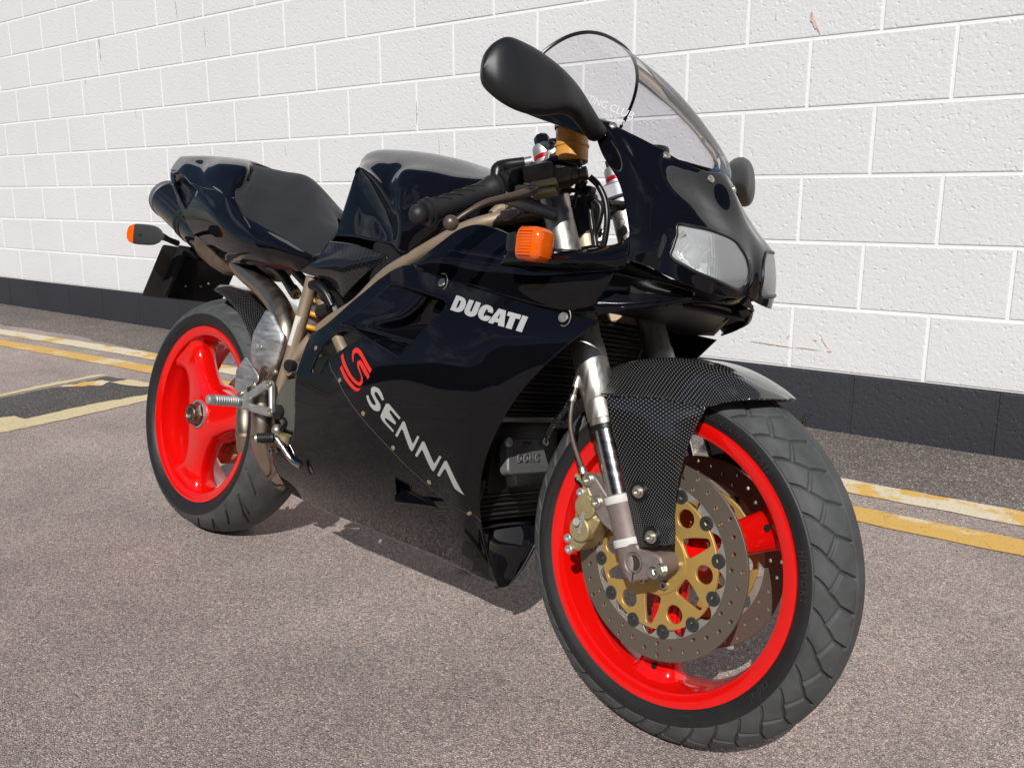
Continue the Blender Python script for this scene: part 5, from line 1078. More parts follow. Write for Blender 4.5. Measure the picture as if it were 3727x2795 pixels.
# ================================================================ front fork, brakes and mudguard (turned with the bars)
def plate_xz(name, pts, y, t, m, parent, holes=(), bevel=.0015, r=None):
    """extruded plate with an (x,z) outline, its mid-plane at y"""
    lp = xz(pts); lp = rounded(lp, r, 4) if r else lp
    return plate(name, [lp] + [list(h) for h in holes], t, m, parent, (0, y, 0), (1, 0, 0), (0, 0, 1), bevel=bevel)
FD = Vector((-math.sin(RAKE), 0, math.cos(RAKE))); F0 = Vector((1.383, 0, .300))
def fork_pt(s, y=-.1, f=0.): q = F0 + FD * s; return (q.x + f * math.cos(RAKE), y, q.z + f * math.sin(RAKE))
fork_bits = []
def fork_leg(sg):
    y = .100 * sg
    fk = empty('fork_leg', bike); steer(fk)
    L_ = lambda n, pr, m, seg=36: lathe(n, pr, m, fk, fork_pt(0, y), tuple(FD), seg=seg, sharp=28)
    L_('outer_tube', [(.0200, .222), (.0232, .223), (.0240, .232), (.0262, .233), (.0265, .262), (.0258, .265), (.0270, .268), (.0280, .285), (.0285, .300), (.0285, .345), (.0278, .356), (.0256, .366), (.0250, .676), (.0235, .678)], M_FORK, 48)
    L_('dust_seal', [(.0216, .214), (.0240, .215), (.0243, .223), (.0216, .224)], M_CABLE)
    L_('slider', [(.0213, .090), (.0213, .230)], M_CHROME, 48)
    L_('lower_casting', [(.0205, -.020), (.0235, .0), (.0240, .030), (.0245, .085), (.0262, .092), (.0262, .108), (.0225, .1085)], M_CAST)
    for s_ in (.026, .094): L_('reflective_band', [(.0268, s_), (.0272, s_ + .0008), (.0272, s_ + .0115), (.0268, s_ + .0122)], M_WHITE)
    L_('cap_base', [(.0250, .676), (.0250, .686), (.0215, .687), (.0215, .696)], M_ALU)
    L_('cap_ring', [(.0190, .696), (.0212, .6965), (.0212, .7045), (.0190, .705)], M_REDANO)
    L_('cap', [(.0200, .705), (.0205, .7065), (.0205, .722), (.0190, .725), (.0150, .726)], M_ALU)
    L_('adjuster', [(.0135, .726), (.0140, .728), (.0140, .742), (.0110, .746), (.0001, .747)], M_BOBBIN, 8)
    # axle clamp with its split, pinch bolts and the hollow axle
    cl = [(1.3712,-0.1250,0.3270), (1.3986,-0.1250,0.3371), (1.4045,-0.1250,0.3295), (1.4307,-0.1250,0.3309), (1.4457,-0.1250,0.3282), (1.4510,-0.1250,0.3131), (1.4473,-0.1250,0.3018), (1.4308,-0.1250,0.2900), (1.4073,-0.1250,0.2800), (1.3941,-0.1250,0.2724), (1.3864,-0.1250,0.2811), (1.3776,-0.1250,0.3023)]
    lp = rounded(xz(cl), .010, 5); cx, cz = (1.3976,-0.1250,0.3060)[0], (1.3976,-0.1250,0.3060)[2]
    plate('axle_clamp', [lp, circle2(cx, cz, .0152, 28)], .046, M_CAST, fk, (0, y * 1.02, 0), bevel=.0025)
    lathe('axle_tube', [(.0120, -.005), (.0150, -.005), (.0150, .020), (.0143, .0212), (.0126, .0212), (.0120, .020)], M_BOLT, fk, (cx, y + sg * .004, cz), (0, sg, 0), seg=32, caps=False, closed=True)
    lathe('axle_bore', [(.0122, .030), (.0120, .0), (.0001, .0001)], M_BRONZE_DARK, fk, (cx, y - sg * .010, cz), (0, sg, 0), seg=24)
    box('clamp_split', (cx + .002, y + sg * .0125, cz - .021), (.0018, .026, .014), M_DARK, fk, bevel=0)
    for q in ((1.4351,-0.1250,0.3018), (1.4504,-0.1250,0.3109)):
        lathe('bolt_washer', [(.0098, 0), (.0098, .0015)], M_BOLT, fk, (q[0], y + sg * .0235, q[2]), (0, sg, 0), seg=20)
        hexbolt('pinch_bolt', (q[0], y + sg * .025, q[2]), (0, sg, 0), .0076, .0075, M_BOLT, fk)
    # caliper carrier arm
    arm = [(1.2807,-0.1180,0.4203), (1.2872,-0.1180,0.4238), (1.2977,-0.1180,0.4178), (1.3336,-0.1180,0.3867), (1.3591,-0.1180,0.3595), (1.3623,-0.1180,0.3330), (1.3475,-0.1180,0.3378), (1.3186,-0.1180,0.3493), (1.3060,-0.1180,0.3638), (1.2957,-0.1180,0.3860), (1.2841,-0.1180,0.3984), (1.2747,-0.1180,0.4074), (1.2745,-0.1180,0.4149)]
    plate_xz('caliper_carrier', arm, y * 1.10, .014, M_CAST, fk, r=.008, bevel=.002)
    cal = [(1.2699,-0.1200,0.4154), (1.2763,-0.1200,0.4195), (1.2863,-0.1200,0.4004), (1.2981,-0.1200,0.3812), (1.3041,-0.1200,0.3704), (1.3038,-0.1200,0.3553), (1.3129,-0.1200,0.3521), (1.3136,-0.1200,0.3482), (1.3058,-0.1200,0.3312), (1.2888,-0.1200,0.3046), (1.2769,-0.1200,0.2889), (1.2642,-0.1200,0.2889), (1.2567,-0.1200,0.2903), (1.2546,-0.1200,0.3094), (1.2578,-0.1200,0.3243), (1.2638,-0.1200,0.3384), (1.2613,-0.1200,0.3489), (1.2620,-0.1200,0.3617), (1.2690,-0.1200,0.3744), (1.2730,-0.1200,0.3836), (1.2692,-0.1200,0.3966)]
    c_ = plate_xz('brake_caliper', cal, y * .93, .046, M_CALIPER, fk, r=.006, bevel=.004)
    for q in ((1.2860,-0.1280,0.3667), (1.2804,-0.1280,0.3281)):
        lathe('piston_housing', [(.0215, -.01), (.0205, .0045), (.0185, .0062), (.0001, .0068)], M_CALIPER, c_, (q[0], y + sg * .016, q[2]), (0, sg, 0), seg=32, sharp=25)
    lathe('logo_disc', [(.0068, 0), (.0066, .0012), (.0052, .0012), (.0048, .0004), (.0028, .0006), (.0001, .0006)], M_SILVER, c_, tuple(Vector((1.2789,-0.1280,0.3413)) * 1.0 if sg < 0 else ((1.2789,-0.1280,0.3413)[0], .122, (1.2789,-0.1280,0.3413)[2])), (0, sg, 0), seg=24)
    if sg < 0:
        me = text_mesh('brembo', .0150, .0, 1.0, .0004); q0 = V3((1.2871,-0.1245,0.3226)); q1 = V3((1.2913,-0.1245,0.3588))
        u = q1 - q0; sc = np.linalg.norm(u) / max(v.co.x for v in me.vertices)
        me.transform(frame_mat(tuple(q0), tuple(u), tuple(np.cross([0, -1.0, 0], u)))  @ Matrix.Scale(sc, 4)); link('caliper_lettering', me, M_SILVER, c_, smooth=False)
    for q, r_ in (((1.2855,-0.1250,0.4122), .0098), ((1.3084,-0.1250,0.3800), .0098)): bolt('carrier_bolt', (q[0], y * 1.10 + sg * .007, q[2]), (0, sg, 0), r_, .007, M_BOLT, fk, washer=.0118)
    for q in ((1.2724,-0.1200,0.3877), (1.2568,-0.1200,0.3072), (1.2619,-0.1200,0.2896)): bolt('caliper_bolt', (q[0], y * .93 + sg * .022, q[2]), (0, sg, 0), .0075, .006, M_ALU, fk)
    q = (1.2645,-0.1150,0.3994); lathe('bleed_nipple', [(.007, 0), (.007, .012), (.0045, .013), (.0045, .026)], M_CALIPER, fk, (q[0], y * .95, q[2]), (-1, 0, .35), seg=12)
    q = (1.2541,-0.1150,0.3964); lathe('bleed_cap', [(.0055, 0), (.0075, .003), (.0050, .010), (.0068, .014), (.004, .019)], M_CABLE, fk, (q[0] + .004, y * .95, q[2]), (-1, 0, .35), seg=12)
    hose = [(1.2737,-0.1180,0.4196), (1.2707,-0.1190,0.4272), (1.2632,-0.1240,0.4450), (1.2540,-0.1300,0.4694), (1.2460,-0.1340,0.4998), (1.2435,-0.1320,0.5339), (1.2444,-0.1280,0.5570), (1.2443,-0.1220,0.5802), (1.215, -.115, .66)]
    hose = [(a, b_ if sg < 0 else -b_, c) for a, b_, c in hose]
    tube('brake_hose', hose, .0042, M_HOSE, fk, n=40, seg=10)
    for k, s_, rr in ((0, .012, .0062), (6, .020, .0066), (5, .012, .0058)):
        a = Vector(hose[k]); d = (Vector(hose[min(k + 1, 8)]) - a).normalized(); lathe('hose_fitting', [(rr, 0), (rr, s_ * .8), (rr * .75, s_)], M_BOLT, fk, tuple(a), tuple(d), seg=10)
    return fk
fork_leg(-1); fork_leg(1)
# lower and upper triple clamps, steering stem
tr = empty('triple_clamp', bike); steer(tr)
def clampplate(name, s, t, m):
    c = Vector(fork_pt(s, 0)); me = flat_mesh(name, [rounded([(-.03, -.135), (.03, -.135), (.035, -.07), (-.01 - .055, -.03), (-.065, .03), (.035, .07), (.03, .135), (-.03, .135), (-.085, .03), (-.085, -.03)], .02, 5)], t, .003)
    me.transform(frame_mat(tuple(c), (math.cos(RAKE), 0, math.sin(RAKE)), (0, 1, 0))); return link(name, me, m, tr, sharp=30)
clampplate('upper_clamp', .668, .030, M_ALU_DARK); clampplate('lower_clamp', .440, .034, M_BRONZE)
tube('steering_stem', [fork_pt(.42, 0, -.050), fork_pt(.66, 0, -.050)], .030, M_BRONZE_DARK, tr, seg=24)
lathe('stem_nut', [(.018, 0), (.018, .012), (.012, .013)], M_ALU, tr, fork_pt(.64, 0, -.05), tuple(FD), seg=6, sharp=20)
for sg in (1, -1): lathe('clamp_ring', [(.0262, .632), (.0330, .634), (.0335, .688), (.0262, .690)], M_ALU_DARK, tr, fork_pt(0, .1 * sg), tuple(FD), seg=32)
tube('stem_shroud', [(1.1145,-0.0200,0.8761), (1.1349,-0.0200,0.8130)], .030, M_PLASTIC, tr, seg=24)
tube('stem_collar', [(1.1364,-0.0200,0.8120), (1.1441,-0.0200,0.7912)], .0285, M_BRONZE, tr, seg=24)

# front mudguard
AX, AZ = WB, ZF
def pol(a, r_, y): return (AX + r_ * math.cos(rad(a)), y, AZ + r_ * math.sin(rad(a)))
mg = empty('front_mudguard', bike); steer(mg)
ARCH = [
 [(1.5513,0.0000,0.5834), (1.5531,-0.0040,0.5834), (1.5546,-0.0080,0.5833), (1.5559,-0.0120,0.5832)],
 [pol(66, .3185, 0), pol(66.5, .3175, -.022), pol(67, .315, -.040), (1.5283,-0.0620,0.5792)],
 [pol(74, .319, 0), pol(74.5, .318, -.028), pol(75.5, .3125, -.052), (1.4911,-0.0760,0.5701)],
 [pol(82, .3195, 0), pol(82.5, .3185, -.032), pol(83.5, .312, -.060), (1.4658,-0.0840,0.5596)],
 [pol(91, .320, 0), pol(91.5, .319, -.034), pol(92, .312, -.066), (1.4273,-0.0960,0.5597)],
 [pol(100, .320, 0), pol(100, .319, -.035), pol(100, .312, -.068), (1.3922,-0.1070,0.5604)],
 [pol(109, .320, 0), pol(109, .319, -.036), pol(109, .313, -.070), (1.3557,-0.1170,0.5575)],
 [pol(118, .320, 0), pol(118, .319, -.036), pol(117, .313, -.072), (1.3071,-0.1220,0.5518)],
 [pol(127, .320, 0), pol(127, .3185, -.036), pol(127, .312, -.066), pol(127, .303, -.088)],
 [pol(138, .3195, 0), pol(138, .318, -.036), pol(138, .311, -.062), pol(138, .296, -.078)],
 [pol(150, .319, 0), pol(150, .3175, -.035), pol(150, .310, -.060), pol(150, .288, -.074)]]
o = link('arch', grid_mesh('arch', grid(mirror_rows(ARCH), 90, 70)), M_CARBON, mg); modify(o, .0025, 1)
PLATE = [
 [(1.4658,-0.0840,0.5596), (1.4273,-0.0960,0.5597), (1.3922,-0.1070,0.5604), (1.3557,-0.1170,0.5575), (1.3052,-0.1220,0.5515)],
 [(1.4606,-0.0890,0.5428), (1.4299,-0.1030,0.5441), (1.3967,-0.1140,0.5426), (1.3621,-0.1220,0.5402), (1.3131,-0.1250,0.5333)],
 [(1.4541,-0.0920,0.5216), (1.4302,-0.1070,0.5202), (1.4003,-0.1180,0.5177), (1.3691,-0.1240,0.5150), (1.3245,-0.1260,0.5073)],
 [(1.4494,-0.0980,0.4906), (1.4300,-0.1120,0.4848), (1.4066,-0.1210,0.4806), (1.3787,-0.1260,0.4766), (1.3423,-0.1270,0.4723)],
 [(1.4448,-0.1020,0.4467), (1.4296,-0.1150,0.4417), (1.4099,-0.1230,0.4378), (1.3889,-0.1270,0.4348), (1.3608,-0.1280,0.4353)],
 [(1.4459,-0.1040,0.4013), (1.4349,-0.1160,0.3971), (1.4203,-0.1240,0.3942), (1.4026,-0.1280,0.3915), (1.3796,-0.1285,0.3952)],
 [(1.4509,-0.1040,0.3719), (1.4416,-0.1160,0.3694), (1.4305,-0.1240,0.3673), (1.4149,-0.1280,0.3637), (1.3953,-0.1290,0.3613)],
 [(1.4539,-0.1040,0.3481), (1.4463,-0.1160,0.3464), (1.4365,-0.1240,0.3441), (1.4237,-0.1280,0.3403), (1.4082,-0.1290,0.3349)]]
for sg in (1, -1):
    o = sheet('side_plate', PLATE, M_CARBON, mg, 60, 40, .0025, 0, mirror=sg < 0)
    for q, w in (((1.3937,-0.1285,0.4174), .0125), ((1.4263,-0.1275,0.3551), .0125)):
        lathe('bolt_recess', [(.0165, .0006), (.0150, .0022), (.0125, .0016), (.0001, .0012)], M_CABLE, o, (q[0], sg * abs(q[1]) * 1.0, q[2]), (.05, sg, 0), seg=24)
        lathe('mudguard_bolt', [(.0098, .001), (.0098, .0025), (.0072, .0028), (.0070, .008), (.0055, .0088), (.0035, .0088), (.0032, .005)], M_BOLT, o, (q[0], sg * abs(q[1]), q[2]), (.05, sg, 0), seg=18)

# ================================================================ handlebars and controls
for sg in (-1, 1):
    hb = empty('handlebar', bike); steer(hb)
    m_ = lambda q: (q[0], q[1] if sg < 0 else -q[1], q[2])
    GO, GI = V3(m_((1.0622,-0.3350,0.8071))), V3(m_((1.0889,-0.2050,0.8694)))
    gd = GO - GI; gl = np.linalg.norm(gd); gd /= gl
    lathe('grip', [(.0150, 0), (.0245, .001), (.0248, .004), (.0215, .006), (.0215, .009), (.0240, .010), (.0238, .014), (.0205, .022), (.0185, .034), (.0178, .050), (.0172, gl * .55), (.0176, gl * .80), (.0182, gl * .88), (.0225, gl * .90), (.0228, gl * .925), (.0196, gl * .935), (.0200, gl * .965), (.0215, gl * .97), (.0215, gl * .99), (.014, gl)], M_GRIP, hb, tuple(GI), tuple(gd), seg=36, sharp=40)
    ball('bar_end', tuple(GO + gd * .008), .0165, M_GRIP, hb, 24)
    for f_ in (.30, .46, .62, .76):
        for a0 in (0, 2.1, 4.2):
            c = GI + gd * gl * f_; d_, a_, b_ = basis(gd)
            pts = [tuple(c + gd * t * .03 + .0181 * (math.cos(a0 + t * 1.1) * a_ + math.sin(a0 + t * 1.1) * b_)) for t in np.linspace(-.5, .5, 9)]
            tube('grip_groove', pts, .0011, M_DARK, hb, seg=6)
    tube('bar_tube', [tuple(GI + gd * .02), m_(fork_pt(.585, -.125, .012))], .0110, M_ALU_DARK, hb, seg=16)
    lathe('throttle_housing', [(.020, -.034), (.0235, -.032), (.0235, -.022), (.0250, -.020), (.0250, -.006), (.0215, -.004)], M_PLASTIC, hb, tuple(GI), tuple(gd), seg=28)
    box('switch_block', m_((1.1047,-0.1750,0.8900)), (.034, .050, .038), M_PLASTIC, hb, bevel=.007, axes=(tuple(np.cross(gd, [0, 0, 1])), tuple(gd)))
    tube('cable_boot', [m_((1.0846,-0.2050,0.8858)), m_((1.0816,-0.2000,0.9014)), m_((1.0840,-0.1900,0.9088)), m_((1.1051,-0.1650,0.9181))], [.011, .013, .0115, .0105, .0100], M_CABLE, hb, n=20, seg=14)
    tube('boot_ferrule', [m_((1.1049,-0.1630,0.9180)), m_((1.1139,-0.1550,0.9221))], .0095, M_ALU_DARK, hb, seg=16)
    # lever
    lev = [m_((1.1378,-0.3350,0.7945)), m_((1.1499,-0.3180,0.8119)), m_((1.1570,-0.2950,0.8278)), m_((1.1614,-0.2700,0.8376)), m_((1.1646,-0.2400,0.8480)), m_((1.1677,-0.2150,0.8586)), m_((1.1675,-0.2000,0.8661))]
    A_ = tube_arr(lev, [.0066, .0080, .0098, .0118, .0135, .0145, .0130], 40, 14, .55); link('brake_lever' if sg < 0 else 'clutch_lever', capped('lever', A_), M_LEVER, hb, sharp=50)
    ball('lever_ball', m_((1.1364,-0.3390,0.7919)), .0122, M_LEVER, hb, 24)
    lathe('lever_pivot', [(.013, -.010), (.0145, -.009), (.0145, .004), (.012, .006), (.006, .0065)], M_BRONZE, hb, m_((1.1505,-0.2050,0.8648)), (0, 0, 1), seg=20)
    lathe('pivot_screw', [(.006, 0), (.006, .003), (.003, .004)], M_BOLT, hb, tuple(V3(m_((1.1545,-0.2030,0.8695))) + V3((0, 0, .003))), (0, 0, 1), seg=14)
    # master cylinder
    M0, M1 = V3(m_((1.1592,-0.1500,0.8915))), V3(m_((1.2071,-0.1180,0.9073)))
    d_ = (M1 - M0) / np.linalg.norm(M1 - M0); ml = np.linalg.norm(M1 - M0)
    lathe('master_cylinder', [(.015, -.012), (.0165, -.010), (.0165, ml * .55), (.0145, ml * .57), (.0145, ml * .76), (.0095, ml * .78), (.0095, ml * .84), (.0115, ml * .85), (.0115, ml * .98), (.009, ml)], M_BRONZE_DARK, hb, tuple(M0), tuple(d_), seg=24, sharp=25)
    box('cylinder_body', m_((1.1438,-0.1650,0.8967)), (.052, .034, .034), M_BRONZE_DARK, hb, bevel=.006, axes=(tuple(d_), (0, 0, 1)))
    box('lever_bracket', m_((1.1645,-0.1720,0.8776)), (.044, .030, .012), M_CALIPER, hb, bevel=.003, axes=(tuple(d_), (0, 1, 0)))
    box('lever_bracket', m_((1.1668,-0.1720,0.8645)), (.040, .028, .008), M_CALIPER, hb, bevel=.002, axes=(tuple(d_), (0, 1, 0)))
    box('push_block', m_((1.1642,-0.1780,0.8693)), (.028, .014, .016), M_LEVER, hb, bevel=.002, axes=(tuple(d_), (0, 1, 0)))
    box('clamp_half', m_((1.1136,-0.1500,0.9079)), (.022, .03, .026), M_ALU_DARK, hb, bevel=.005)
    tube('fluid_hose', [m_((1.1498,-0.1450,0.9082)), m_((1.1433,-0.1400,0.9229)), m_((1.1546,-0.1350,0.9268)), m_((1.1759,-0.1280,0.9237)), m_((1.1859,-0.1220,0.9218)), m_((1.1820,-0.1200,0.9285))], .0085, M_CABLE, hb, n=24, seg=12)
    # fluid reservoir on its bracket
    RC = V3(m_((1.1627,-0.1150,0.9547)))
    lathe('reservoir', [(.024, -.030), (.0275, -.028), (.0275, -.006), (.0290, -.004), (.0290, .000), (.0275, .002), (.0275, .026)], M_FLUID, hb, tuple(RC), (-.12, 0, 1), seg=36, sharp=30)
    lathe('reservoir_cap', [(.0290, .026), (.0300, .027), (.0300, .040), (.0285, .043), (.0001, .043)], M_PLASTIC, hb, tuple(RC), (-.12, 0, 1), seg=24, sharp=30)
    lathe('reservoir_outlet', [(.010, -.045), (.010, -.030)], M_FLUID, hb, tuple(RC + V3((.010, 0, 0))), (0, 0, 1), seg=14)
    lathe('bracket_grommet', [(.0115, -.010), (.0135, -.008), (.0135, -.003), (.0105, -.001), (.0105, .003), (.0135, .005), (.0130, .011), (.010, .013)], M_CABLE, hb, m_((1.1340,-0.1250,0.9511)), (0, 0, 1), seg=18)
    sheet('reservoir_bracket', [[m_((1.1471,-0.1300,0.9561)), m_((1.1500,-0.1300,0.9467))], [m_((1.1398,-0.1370,0.9454)), m_((1.1427,-0.1370,0.9360))], [m_((1.1326,-0.1420,0.9403)), m_((1.1404,-0.1420,0.9338))], [m_((1.1308,-0.1460,0.9229)), m_((1.1417,-0.1460,0.9215))], [m_((1.1125,-0.1500,0.9141)), m_((1.1369,-0.1500,0.9135))]], M_ALU_DARK, hb, 24, 6, .003)
# cables round the steering head
for pts, r_ in (([(1.1961,-0.1150,0.8996), (1.2087,-0.1050,0.8873), (1.2230,-0.1000,0.8638), (1.2324,-0.1000,0.8332), (1.2333,-0.1000,0.8026), (1.2310,-0.1000,0.7862)], .0055),
                ([(1.1646,-0.1000,0.8825), (1.1826,-0.0900,0.8719), (1.2036,-0.0850,0.8563), (1.2052,-0.0850,0.8314), (1.1998,-0.0850,0.8104), (1.2058,-0.0850,0.7897)], .0055),
                ([(1.1774,-0.1100,0.8969), (1.1685,-0.1050,0.8814), (1.1595,-0.1000,0.8657), (1.1580,-0.1000,0.8510)], .0035),
                ([(1.1803,-0.1000,0.8824), (1.1779,-0.0800,0.8571), (1.1860,-0.0800,0.8319), (1.1982,-0.0800,0.7986)], .0045),
                ([(1.1857,-0.1100,0.8937), (1.1724,-0.1050,0.8814), (1.1530,-0.1050,0.8794), (1.1384,-0.1100,0.8774)], .004),
                ([(1.1699,-0.0200,0.8708), (1.1715,0.0000,0.8747), (1.1762,0.0200,0.8775)], .009)):
    tube('cable', pts, r_, M_CABLE, bike, n=30, seg=10)
for q, s_ in (((1.1864,-0.1000,0.8772), .02), ((1.1699,-0.1000,0.8825), .018)): box('cable_clip', q, (s_, s_, s_), M_CABLE, bike, bevel=.004)
bolt('head_bolt', (1.1937,-0.0600,0.8102), (.5, -1, .2), .012, .010, M_BOLT, bike)
# mirrors
MIR = [((115,330),(116,345)), ((135,225),(120,450)), ((200,150),(195,535)), ((285,118),(320,618)), ((400,160),(455,668)), ((530,238),(570,682)), ((680,362),(700,668)), ((800,480),(765,700)), ((900,608),(820,780)), ((985,735),(872,843)), ((1024,792),(900,850))]
MT = [(1.2131,-0.4104,0.9857), (1.2065,-0.4020,1.0087), (1.2092,-0.3900,1.0264), (1.2131,-0.3720,1.0379), (1.2199,-0.3456,1.0379), (1.2295,-0.3156,1.0316), (1.2427,-0.2808,1.0168), (1.2521,-0.2496,1.0018), (1.2595,-0.2208,0.9836), (1.2639,-0.1920,0.9650), (1.2670,-0.1800,0.9561)]
MB = [(1.2139,-0.4104,0.9828), (1.2101,-0.4020,0.9661), (1.2209,-0.3900,0.9528), (1.2335,-0.3660,0.9429), (1.2449,-0.3384,0.9402), (1.2498,-0.3096,0.9450), (1.2564,-0.2784,0.9558), (1.2515,-0.2472,0.9571), (1.2451,-0.2196,0.9494), (1.2399,-0.1944,0.9430), (1.2392,-0.1836,0.9443)]
MD = [.003, .013, .018, .021, .022, .023, .022, .020, .017, .014, .011]
for sg in (-1, 1):
    rows = []
    for t_, b_, dp in zip(MT, MB, MD):
        t_, b_ = V3(t_), V3(b_); c = (t_ + b_) / 2; v = (t_ - b_) / 2; ax = np.cross(v / np.linalg.norm(v), [-.35, -.85, .0]); ax = ax / np.linalg.norm(ax); ax *= np.sign(ax[0])
        ring = []
        for k in range(24):
            a = 2 * math.pi * k / 24; e = .8
            ca, sa = math.cos(a), math.sin(a)
            q = c + v * math.copysign(abs(ca) ** e, ca) + ax * dp * math.copysign(abs(sa) ** e, sa); ring.append((q[0], q[1] * (1 if sg < 0 else -1), q[2]))
        rows.append(ring)
    A_ = grid(rows, 50, None); mo = link('mirror', capped('mirror', np.array(A_)), M_PLASTIC, bike)
    # the glass on the rider's side
    g_ = [(c[0] - .0005, c[1], c[2]) for c in [tuple((V3(t_) + V3(b_)) / 2) for t_, b_ in zip(MT, MB)]]
    gl_pts = []
    for t_, b_, dp in list(zip(MT, MB, MD))[2:7]:
        t_, b_ = V3(t_), V3(b_); c = (t_ + b_) / 2; v = (t_ - b_) / 2; gl_pts.append([tuple((c + v * k * .78 + V3((-dp * .80, 0, 0))) * V3((1, 1 if sg < 0 else -1, 1))) for k in (.82, 0, -.82)])
    sheet('mirror_glass', gl_pts, M_CHROME, mo, 16, 8, .002)
# front indicators
for sg in (-1, 1):
    fi = empty('indicator', bike)
    c = V3((1.2119,-0.2580,0.7653)); c[1] *= -sg
    ax = ((math.cos(.30), -.0 + math.sin(.30) * sg, 0), (0, 0, 1))
    box('indicator_body', tuple(c - V3((.021, .006 * sg, 0))), (.034, .054, .030), M_PLASTIC, fi, bevel=.010, axes=((0, 0, 1), (-math.sin(.3) * sg, math.cos(.3), 0)))
    def lens_block(name, cx, sx, m):
        n = 28; rows = []
        for f_, k in ((-.5, .96), (-.46, 1.0), (.10, 1.0), (.28, .96), (.40, .87), (.47, .73), (.50, .5)):
            rows.append([tuple(c + V3((cx + f_ * sx, 0, 0)) + V3((-.30 * sg * 0, 0, 0)) + .0268 * k * V3((0, math.copysign(abs(math.cos(2 * math.pi * j / n)) ** .55, math.cos(2 * math.pi * j / n)), 0)) * .86 + .0268 * k * V3((0, 0, math.copysign(abs(math.sin(2 * math.pi * j / n)) ** .55, math.sin(2 * math.pi * j / n))))) for j in range(n)])
        return link(name, capped(name, np.array(rows)), m, fi, sharp=40)
    lens_block('indicator_lens', .010, .044, M_ORANGE)
    for k in range(9): box('lens_rib', tuple(c + V3((.0300, .0015 * 0 + sg * 0, -.0180 + .0045 * k))), (.0030, .034 - abs(k - 4) * .0012, .0016), M_ORANGE, fi, bevel=.0006)
    for k in range(9): box('lens_rib', tuple(c + V3((.006 + .0 * k, sg * .0232, -.0180 + .0045 * k))), (.026, .0012, .0016), M_ORANGE, fi, bevel=.0004)
    tube('indicator_stalk', [tuple(c + V3((-.005, -sg * .015, -.005))), (c[0] + .03, sg * .222, c[2] - .01)], .009, M_CABLE, fi, seg=12)
# ================================================================ frame and engine
fr = empty('frame', bike)
MT_ = [(1.085, -.055, .853), (1.0657,-0.0750,0.8462), (1.0345,-0.1050,0.8341), (1.0005,-0.1250,0.8217), (0.9725,-0.1360,0.8113), (0.9366,-0.1420,0.7971), (0.8810,-0.1470,0.7693), (0.8207,-0.1500,0.7388), (0.7544,-0.1500,0.7039), (0.6814,-0.1480,0.6448), (0.6020,-0.1440,0.6050), (0.5585,-0.1400,0.5802)]
TA = [(0.4904,-0.1280,0.6898), (0.4817,-0.1300,0.6390), (0.4659,-0.1350,0.5486), (0.4501,-0.1400,0.4733), (0.4404,-0.1420,0.4311), (0.4427,-0.1430,0.4027)]
TB = [(0.4625,-0.1050,0.6810), (0.4991,-0.1050,0.6472), (0.5443,-0.1080,0.6027), (0.6022,-0.1100,0.5456), (0.6556,-0.1100,0.4903)]
TC = [(0.5038,-0.1200,0.5578), (0.4840,-0.1300,0.5247), (0.4655,-0.1370,0.4958), (0.4468,-0.1300,0.4693), (0.4361,-0.1280,0.4020)]
for sg in (1, -1):
    for nm, pts in (('main_tube', MT_), ('seat_tube', TA), ('cross_tube', TB), ('lower_tube', TC)):
        tube(nm, [(a, b_ * sg, c) for a, b_, c in pts], .0142, M_BRONZE, fr, n=40, seg=18)
    for pts in ([(1.0084,-0.1000,0.8476), (0.9963,-0.1050,0.8466), (0.9921,-0.1180,0.8329)], [(1.0109,-0.0950,0.8509), (1.0200,-0.1000,0.8410), (1.0360,-0.1080,0.8320)]):
        tube('brace_tube', [(a, b_ * sg, c) for a, b_, c in pts], .0105, M_BRONZE, fr, n=12, seg=14)
    for q, d_ in (((0.9961,-0.1280,0.8277), (1, 0, .5)), ((1.0405,-0.1180,0.8309), (1, 0, .2))):
        ring = [tuple(V3((q[0], q[1] * sg, q[2])) + .0125 * (math.cos(a) * V3((.95, 0, .3)) + math.sin(a) * V3((0, .8, .6)))) for a in np.linspace(0, 2 * math.pi, 18)]
        tube('weld_bead', ring, .0028, M_BRONZE, fr, seg=8)
tube('tube_clip', [(1.0456,-0.0880,0.8565), (1.0551,-0.0900,0.8367)], .0165, M_CABLE, fr, seg=14)
# pivot caps and the olive crankcase cover
for q, r_, d in (((0.4857,-0.1600,0.4930), .0135, .012), ((0.4740,-0.1650,0.3890), .0160, .02)): lathe('pivot_cap', [(r_, -d), (r_, 0), (r_ * .92, .0025), (.0001, .0030)], M_PLASTIC, fr, q, (.15, -1, 0), seg=24)
lathe('pivot_boss', [(.019, -.02), (.019, .004), (.016, .005)], M_BRONZE, fr, (0.4755,-0.1500,0.4882), (0, -1, 0), seg=24)
en = empty('engine', bike)
M_OLIVE = mat('olive_cover', (.115, .112, .092), .45, .2)
lathe('crankcase_cover', [(.001, -.02), (.058, -.02), (.058, 0), (.054, .004), (.001, .004)], M_OLIVE, en, (0.5122,-0.1520,0.4101), (.12, -1, 0), seg=48)
box('crankcase', (.70, 0, .40), (.40, .24, .26), M_ENGINE, en, bevel=.03)
box('rear_cylinder', (.60, 0, .62), (.20, .22, .22), M_ENGINE, en, bevel=.03)
box('airbox', (.86, 0, .715), (.34, .30, .16), M_DARK, en, bevel=.03)
box('front_cylinder', (.97, 0, .40), (.16, .20, .15), M_ENGINE, en, bevel=.02)
box('battery_box', (.74, .02, .60), (.30, .20, .16), M_DARK, en, bevel=.02)
HC = V3((1.0797,-0.0550,0.4125))
